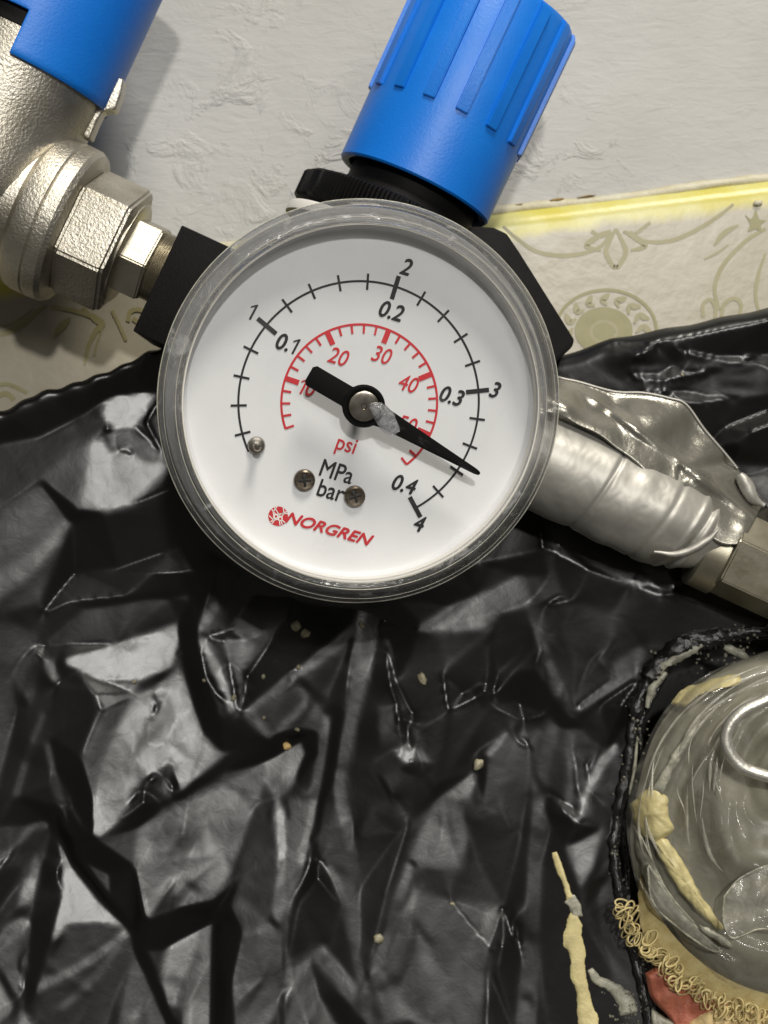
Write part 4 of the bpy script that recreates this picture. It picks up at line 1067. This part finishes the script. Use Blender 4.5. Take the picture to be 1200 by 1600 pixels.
tag(sheet_patch('glue_smear', [(886, 1398), (897, 1410), (900, 1426)], lambda s: 20, M['glue_grey'], thick=2), 'grey glue patch joining the cream strand and the thick streak', 'glue')
tag(sheet_patch('glue_smear', [(918, 1506), (928, 1522), (950, 1532), (972, 1550), (978, 1572)], lambda s: 10 + 18 * s, M['glue_grey'], thick=4), 'grey smear of glue beside the wet lip of the opening', 'glue')
def crumb(u, v, r, label, m='crumb', group=None, stretch=1.0, seed=0):
    loc = Vector(onbag(u, v, r * .45)) * U
    o = blob('glue_crumb', loc, (r * stretch, r * .8, r), M[m], amp=0.6, feat=1.3, sub=2, seed=seed)
    o.rotation_euler = (0, seed * 0.7, 0); return tag(o, label, 'crumb', group)
crumb(747, 1196, 11, 'large glossy cream crumb stuck on a ridge right of centre of the bag', seed=1, stretch=.8)
crumb(591, 1459, 8.5, 'round pale crumb on the bag near the sharp V fold', seed=2)
crumb(461, 981, 9, 'upper of two joined cream crumbs just below the gauge', seed=3, stretch=1.1)
crumb(476, 992, 8.5, 'lower of two joined cream crumbs just below the gauge', seed=4, stretch=1.1)
crumb(447, 1168, 6.5, 'small tan crumb at the end of the diagonal fold', 'crumb_tan', seed=5, stretch=1.2)
crumb(660, 1061, 7.5, 'cream crumb with a grey smear in the dark middle of the bag', seed=6, stretch=1.6)
GL, GG = 'tiny pale crumb scattered on the crumpled bag', 'tiny crumbs on the bag'
for i, (u, v, r) in enumerate(((466, 1044, 4.5), (410, 1059, 4), (364, 1091, 4.5), (412, 1122, 3.5), (464, 1141, 3.5), (565, 979, 4.5), (318, 1064, 3.5), (208, 1067, 3.5), (706, 1408, 3), (1066, 586, 3))):
    crumb(u, v, r, GL, 'crumb', GG, 1 + .3 * (i % 3), seed=10 + i)

# ---------------------------------------------------------------- taped pipe and its coupling on the right
PT = RT
pipe_e = tag(empty('taped_pipe', rf), 'pipe wrapped in silver tape leaving the right side of the gauge', 'pipe')
def tape_r(r, h, th):
    if r <= 1: return r
    v = 78 + 0.6 * math.sin(h * 0.085 + 0.6 * math.sin(th)) + 4 * noise.noise(Vector((h * .014, math.cos(th) * 1.2, math.sin(th) * 1.2)))
    for c, w, a in ((452, 4, -2.5), (500, 16, 2.5), (556, 5, -2), (600, 5, 2.5), (612, 4, -3), (622, 5, 2.5)):
        v += a * math.exp(-((h - c - 14 * math.sin(th + .5)) / w) ** 2)
    v += 1.0 * abs(noise.noise(Vector((h * .03 + 1.2 * math.sin(th), math.cos(th) * 1.6, math.sin(th) * 1.6)))) + 0.5 * abs(noise.noise(Vector((h * .07, math.cos(th) * 4, math.sin(th) * 4))))
    if h > 560: v -= 34 * min(1, ((h - 560) / 110)) ** 1.3
    return v
hs = np.linspace(330, 690, 200)
lathe('tape_wrap', [(0.01, 330)] + [(90, float(h)) for h in hs] + [(0.01, 690)], M['tape'], pipe_e, n=180, axis='x', off=(0, -298, 0), scale=SR, rfun=tape_r, angle=70)
# loose flap of tape standing up along the pipe
outer = [(845, 580), (878, 591), (905, 597), (960, 612), (1005, 614), (1045, 622), (1072, 632), (1100, 670), (1130, 705), (1157, 738), (1178, 765), (1190, 792)]
innr = [(840, 640), (880, 652), (905, 664), (935, 678), (960, 698), (985, 716), (1010, 740), (1040, 775), (1070, 805), (1100, 832), (1130, 850), (1160, 850)]
op = smooth_path(outer, 10); ip = smooth_path(innr, 10); n = len(op); K = 26
vs, fs = [], []
for i in range(n):
    for j in range(K + 1):
        s = j / K; q = op[i] * (1 - s) + ip[i] * s
        t = -345 * (1 - s) + (-262) * s + 26 * math.sin(math.pi * s) * (0.4 + noise.noise(Vector((q[0] * .012, q[1] * .014, 0))))
        t += 9 * noise.noise(Vector((q[0] * .03, q[1] * .022, 3))) * math.sin(math.pi * s)
        t += 10 * math.exp(-(((q[0] - 995) * 0.75 - (q[1] - 672)) / 9) ** 2) * math.sin(math.pi * s)
        t -= 12 * math.exp(-(((q[0] - 1075) * 0.2 + (q[1] - 735)) / 10) ** 2) * (q[0] > 1060)
        if s < .08: t += 5 * (1 - s / .08)
        vs.append(W(q[0], q[1], t))
for i in range(n - 1):
    for j in range(K): fs.append((i * (K + 1) + j, (i + 1) * (K + 1) + j, (i + 1) * (K + 1) + j + 1, i * (K + 1) + j + 1))
def under_frame(o, par):
    w = Matrix.Translation(o.location); o.parent = par; o.matrix_basis = par.matrix_world.inverted() @ w; return o
fl = under_frame(mkobj('tape_flap', vs, fs, M['flap'], center=True, angle=0), pipe_e)
md = fl.modifiers.new('thick', 'SOLIDIFY'); md.thickness = 2.0 * U; md.offset = -1
ep = [W(p[0], p[1], -339) for p in op[6:-22]]
under_frame(tube('flap_edge', ep, 2.3, M['tape'], n=8, center=True), pipe_e)
# folded tip and twisted pleat
tip = smooth_path([(1150, 742), (1160, 755), (1172, 778), (1190, 790)], 6)
under_frame(tube('folded_tip', [W(p[0] + 4, p[1], -322) for p in tip], lambda s: 5 + 9 * math.sin(math.pi * min(1, s + .1)), M['tape'], n=12, rough=.2, center=True), pipe_e)
pl = smooth_path([(1022, 862), (1055, 866), (1085, 856), (1108, 842), (1122, 828)], 6)
under_frame(tube('pleat', [W(p[0], p[1], -258) for p in pl], lambda s: 2 + 5 * math.sin(math.pi * s), M['tape'], n=12, rough=.2, center=True), pipe_e)
coup = tag(empty('brass_coupling', rf), 'brass hex coupling at the far end of the taped pipe', 'pipe fitting')
hexprism('hex', 70, 678, 900, 18, M['brass'], coup, (0, -306, 0), SR, chamfer=4, bevel=2.5)
lathe('collar', [(0.01, 640), (62, 640), (66, 644), (66, 682), (0.01, 684)], M['brass'], coup, n=64, axis='x', off=(0, -312, -20), scale=SR)

# ---------------------------------------------------------------- the opening: clear film over a round cup, hook, lace, cloth
CC, RC = np.array((1262.0, 1288.0)), 276.0
CI = np.array((1238.0, 1165.0))
def cup_t(f):                      # f: 0 centre .. 1 rim, height profile
    return -330 + 110 * (1 - f ** 2) + 10 * math.sin(f * 16)
def cup_mesh(name, m, dt, amp, feat, f0=0.0, f1=1.0, nr=60, nt=220, seed=0):
    vs, fs = [], []
    for i in range(nr + 1):
        f = f0 + (f1 - f0) * i / nr
        c = CI * (1 - f) + CC * f
        for j in range(nt):
            th = 2 * math.pi * j / nt
            wob = 1 + 0.03 * noise.noise(Vector((math.cos(th) * 2, math.sin(th) * 2, seed)))
            u, v = c[0] + f * RC * wob * math.cos(th), c[1] + f * RC * wob * math.sin(th)
            rid = abs(noise.noise(Vector((u * feat * .6, v * feat * .35, seed)))) + 0.2 * abs(noise.noise(Vector((u * feat * 1.7, v * feat * 1.2, seed + 9))))
            rid += 1.3 * abs(noise.noise(Vector((f * 8 + .6 * math.sin(th * 2), th * 1.1, seed + 4))))
            vs.append(W(u, v, cup_t(f) + dt - amp * (1 - rid) * (1 if f > .1 else f * 10)))
    for i in range(nr):
        for j in range(nt):
            a, b = i * nt + j, i * nt + (j + 1) % nt; fs.append((a, b, b + nt, a + nt))
    return mkobj(name, vs, fs, m, center=True, angle=0)
M['cup'] = mat('grey_green_cup', (142, 139, 122), 0.35, c2=(112, 110, 96), feat=90, rvar=.1, bump=2, bfeat=60)
cup = tag(cup_mesh('round_cup', M['cup'], -16, 6, .012, seed=1), 'grey green round cup wrapped in clear film inside the opening', 'cup')
film = tag(cup_mesh('clear_film', M['film'], 10, 26, .016, f0=0.30, f1=1.03, seed=5), 'crumpled clear plastic film stretched over the round cup', 'film')
cr = random.Random(5)
for i in range(30):  # pale tubes stand in for highlight streaks along the film's folds
    f = cr.uniform(.42, .97); a0 = math.radians(cr.uniform(130, 225)); da = math.radians(cr.uniform(15, 50)); df = cr.uniform(-.05, .05)
    pts = []
    for q in range(18):
        ss = q / 17; ff = min(1.0, max(.32, f + df * ss + .008 * math.sin(ss * 5 + i))); th = a0 + da * ss; c = CI * (1 - ff) + CC * ff
        u, v = c[0] + ff * RC * math.cos(th), c[1] + ff * RC * math.sin(th)
        pts.append(W(u, v, cup_t(ff) + 6))
    wr = cr.choice((0.9, 1.3, 1.8, 2.4, 3.2))
    o = tube('fold_glint', pts, lambda s, wr=wr: wr * (0.1 + math.sin(math.pi * s)), M['film_hazy'] if wr > 2 else M['glint_film'], n=10, rough=.35, center=True)
    o.parent = film; o.location = Vector(o.location) - Vector(film.location)
# torn film flaps
def flap(name, pts, t, m, label):
    ctr = np.mean(pts, axis=0); path = smooth_path(pts + [pts[0]], 8)[:-1]; n = len(path); K = 8; vs, fs = [], []
    for k_ in range(K + 1):
        f = k_ / K
        for p in path:
            q = ctr * (1 - f) + p * f
            vs.append(W(q[0], q[1], t + 16 * (1 - f * f) + 14 * noise.noise(Vector((q[0] * .03, q[1] * .03, 1.0)))))
    for k_ in range(K):
        for j in range(n): fs.append((k_ * n + j, k_ * n + (j + 1) % n, (k_ + 1) * n + (j + 1) % n, (k_ + 1) * n + j))
    o = mkobj(name, vs, fs, m, center=True, angle=0); 
    ed_ = tube('flap_edge', [np.array(W(p[0], p[1], t + 2)) for p in path], 2.0, M['glue_grey'], n=6, closed=True, center=True)
    ed_.parent = o; ed_.location = Vector(ed_.location) - Vector(o.location)
    return tag(o, label, 'film')
flap('film_flap', [(1132, 1400), (1160, 1370), (1215, 1352), (1240, 1400), (1230, 1450), (1185, 1452), (1145, 1466), (1130, 1440)], -250, M['film_hazy'], 'loose rounded flap of clear film at the lower right')
flap('film_flap', [(1012, 1350), (1032, 1378), (1062, 1418), (1100, 1462), (1125, 1485), (1105, 1482), (1060, 1450), (1020, 1410)], -290, M['film_hazy'], 'narrow hazy flap of film along the lower rim of the cup')
# cream residue on the film
def lump(poly, t, th, m, label, name='glue_lump', feat=.05):
    poly = [np.array(p, float) for p in poly]; ctr = np.mean(poly, axis=0); path = smooth_path(poly + [poly[0]], 8)[:-1]; n = len(path); K = 10; vs, fs = [], []
    path = [p + 3.0 * np.array((noise.noise(Vector((p[0] * .07, p[1] * .07, 8))), noise.noise(Vector((p[0] * .07, p[1] * .07, 20))))) + 1.2 * np.array((noise.noise(Vector((p[0] * .22, p[1] * .22, 8))), noise.noise(Vector((p[0] * .22, p[1] * .22, 20))))) for p in path]
    tf = t if callable(t) else (lambda q: t)
    for k_ in range(K + 1):
        f = k_ / K
        for p in path:
            q = ctr * (1 - f) + p * f
            z = th * math.sqrt(max(0, 1 - f * f)) * (1 + 0.5 * noise.noise(Vector((q[0] * feat, q[1] * feat, 3.0)))) + 1.2 * noise.noise(Vector((q[0] * .16, q[1] * .16, 1.0)))
            vs.append(W(q[0], q[1], tf(q) + z - 6 * (f == 1)))
    for k_ in range(K):
        for j in range(n): fs.append((k_ * n + j, k_ * n + (j + 1) % n, (k_ + 1) * n + (j + 1) % n, (k_ + 1) * n + j))
    return tag(mkobj(name, vs, fs, M[m], center=True, angle=0), label, 'glue')
def cuph(q):
    lo, hi = 0.0, 1.2
    for _ in range(24):
        f = (lo + hi) / 2; c = CI * (1 - f) + CC * f
        if np.hypot(*(np.array(q) - c)) > f * RC: lo = f
        else: hi = f
    return cup_t(min(f, 1.05)) + 2
lump([(984, 1256), (1002, 1240), (1022, 1230), (1042, 1244), (1044, 1268), (1052, 1296), (1034, 1308), (1014, 1312), (1000, 1300), (990, 1280)], cuph, 7, 'glue', 'wide cream lump of glue at the corner of the film')
lump([(1018, 1312), (1036, 1306), (1060, 1334), (1084, 1376), (1104, 1412), (1130, 1448), (1118, 1450), (1090, 1424), (1062, 1392), (1036, 1350)], cuph, 8, 'glue', 'long tapering cream streak of glue on the film')
lump([(1048, 1100), (1066, 1078), (1100, 1066), (1150, 1054), (1156, 1068), (1120, 1078), (1090, 1088), (1066, 1104)], cuph, 6, 'glue', 'cream ridge of glue along the top of the cup')
lump([(1016, 1240), (1034, 1206), (1056, 1170), (1086, 1128), (1092, 1134), (1066, 1180), (1046, 1220), (1034, 1244)], cuph, 6, 'glue_grey', 'grey glue line rising across the film from the cream lump')
lump([(990, 1290), (1000, 1300), (1010, 1340), (1032, 1386), (1056, 1422), (1092, 1458), (1128, 1486), (1118, 1490), (1080, 1466), (1040, 1430), (1014, 1388), (996, 1336)], cuph, 8, 'glue_grey', 'wet grey bead of glue along the rim of the film', feat=.12)
lump([(1090, 1444), (1112, 1452), (1142, 1472), (1146, 1484), (1122, 1472), (1096, 1456)], lambda q: cuph(q) + 10, 8, 'glue_grey', 'short grey glue bead at the tip of the cream streak')
# hook of bent wire
hk = smooth_path([(1262, 1058), (1225, 1082), (1188, 1098), (1160, 1112), (1142, 1130), (1134, 1152), (1140, 1176), (1158, 1197), (1185, 1209), (1215, 1216), (1262, 1222)], 8)
tag(tube('wire_hook', [W(p[0], p[1], -196) for p in hk], 10.5, M['wire'], n=20, center=True), 'bent shiny wire hook lying on the clear film', 'hook')

# lace trim around the cup: band and thread loops
lace = tag(empty('lace_trim', Matrix.Translation(P(1100, 1520, -280))), 'cream lace band with thread loops curving under the cup', 'lace')
li = lace.matrix_world.inverted()
def into(o, par):
    o.parent = par; o.location = Vector(o.location) - par.matrix_world.translation; return o
ang = np.linspace(math.radians(163), math.radians(86), 60)
vs, fs = [], []
for i, a in enumerate(ang):
    for j in range(9):
        r = RC - 4 + (j * 5.6 + (5 * noise.noise(Vector((i * .5, 3, 0))) + 3 * math.sin(i * 1.9)) * j / 8) * min(1.0, (i + 1) / 16)
        vs.append(W(CC[0] + r * math.cos(a), CC[1] + r * math.sin(a), -326 - 3 * j + 3 * math.sin(i * 1.3) * (j / 8)))
for i in range(59):
    for j in range(8): fs.append((i * 9 + j, i * 9 + j + 1, (i + 1) * 9 + j + 1, (i + 1) * 9 + j))
into(mkobj('lace_band', vs, fs, M['lace'], center=True, angle=0), lace)
lr = random.Random(11)
for i in range(96):
    a = math.radians(157 - 68 * (i + lr.uniform(-.5, .5)) / 96)
    r = RC + lr.uniform(24, 52); c = np.array((CC[0] + r * math.cos(a), CC[1] + r * math.sin(a)))
    aa = a + lr.uniform(-.7, .7)
    tg = np.array((-math.sin(aa), math.cos(aa))); nr_ = np.array((math.cos(aa), math.sin(aa)))
    R1, R2 = lr.uniform(3.5, 9), lr.uniform(6, 15); ph = lr.uniform(0, 6.3); tz = -330 + lr.uniform(-8, 8)
    pts = []
    for q in range(20):
        th = 2 * math.pi * q / 20; pp = c + tg * R1 * math.cos(th) + nr_ * R2 * math.sin(th)
        pts.append(W(pp[0], pp[1], tz + 9 * math.cos(th + ph)))
    into(tube('thread_loop', pts, lr.uniform(1.0, 2.0), M['lace'], n=8, closed=True, center=True), lace)

def cloth(name, poly, t, m, label, cat, amp=14):
    ctr = np.mean(poly, axis=0); path = smooth_path(poly + [poly[0]], 8)[:-1]; n = len(path); K = 14; vs, fs = [], []
    for k_ in range(K + 1):
        f = k_ / K
        for p in path:
            q = ctr * (1 - f) + np.array(p) * f
            z = t + amp * noise.noise(Vector((q[0] * .022, q[1] * .03, 2))) + 0.5 * amp * noise.noise(Vector((q[0] * .06, q[1] * .05, 5)))
            if f > .9: z -= 14 * (f - .9) / .1
            vs.append(W(q[0], q[1], z))
    for k_ in range(K):
        for j in range(n): fs.append((k_ * n + j, k_ * n + (j + 1) % n, (k_ + 1) * n + (j + 1) % n, (k_ + 1) * n + j))
    return tag(mkobj(name, vs, fs, m, center=True, angle=0), label, cat)
cloth('red_cloth', [(1008, 1520), (1030, 1512), (1060, 1530), (1110, 1552), (1150, 1575), (1150, 1640), (1080, 1640), (1045, 1590), (1018, 1560)], -345, M['red_cloth'], 'wet reddish cloth showing under the lace loops', 'cloth', 10)
cloth('cream_cloth', [(1090, 1585), (1140, 1572), (1230, 1580), (1300, 1600), (1300, 1720), (1060, 1720), (1070, 1610)], -335, M['cream_cloth'], 'cream cloth in the bottom corner beside the reddish cloth', 'cloth', 16)
cloth('pale_cloth', [(1018, 1575), (1040, 1590), (1075, 1610), (1090, 1700), (1020, 1720)], -350, M['glue_grey'], 'pale scrap of cloth wedged between the lip and the reddish cloth', 'cloth', 10)
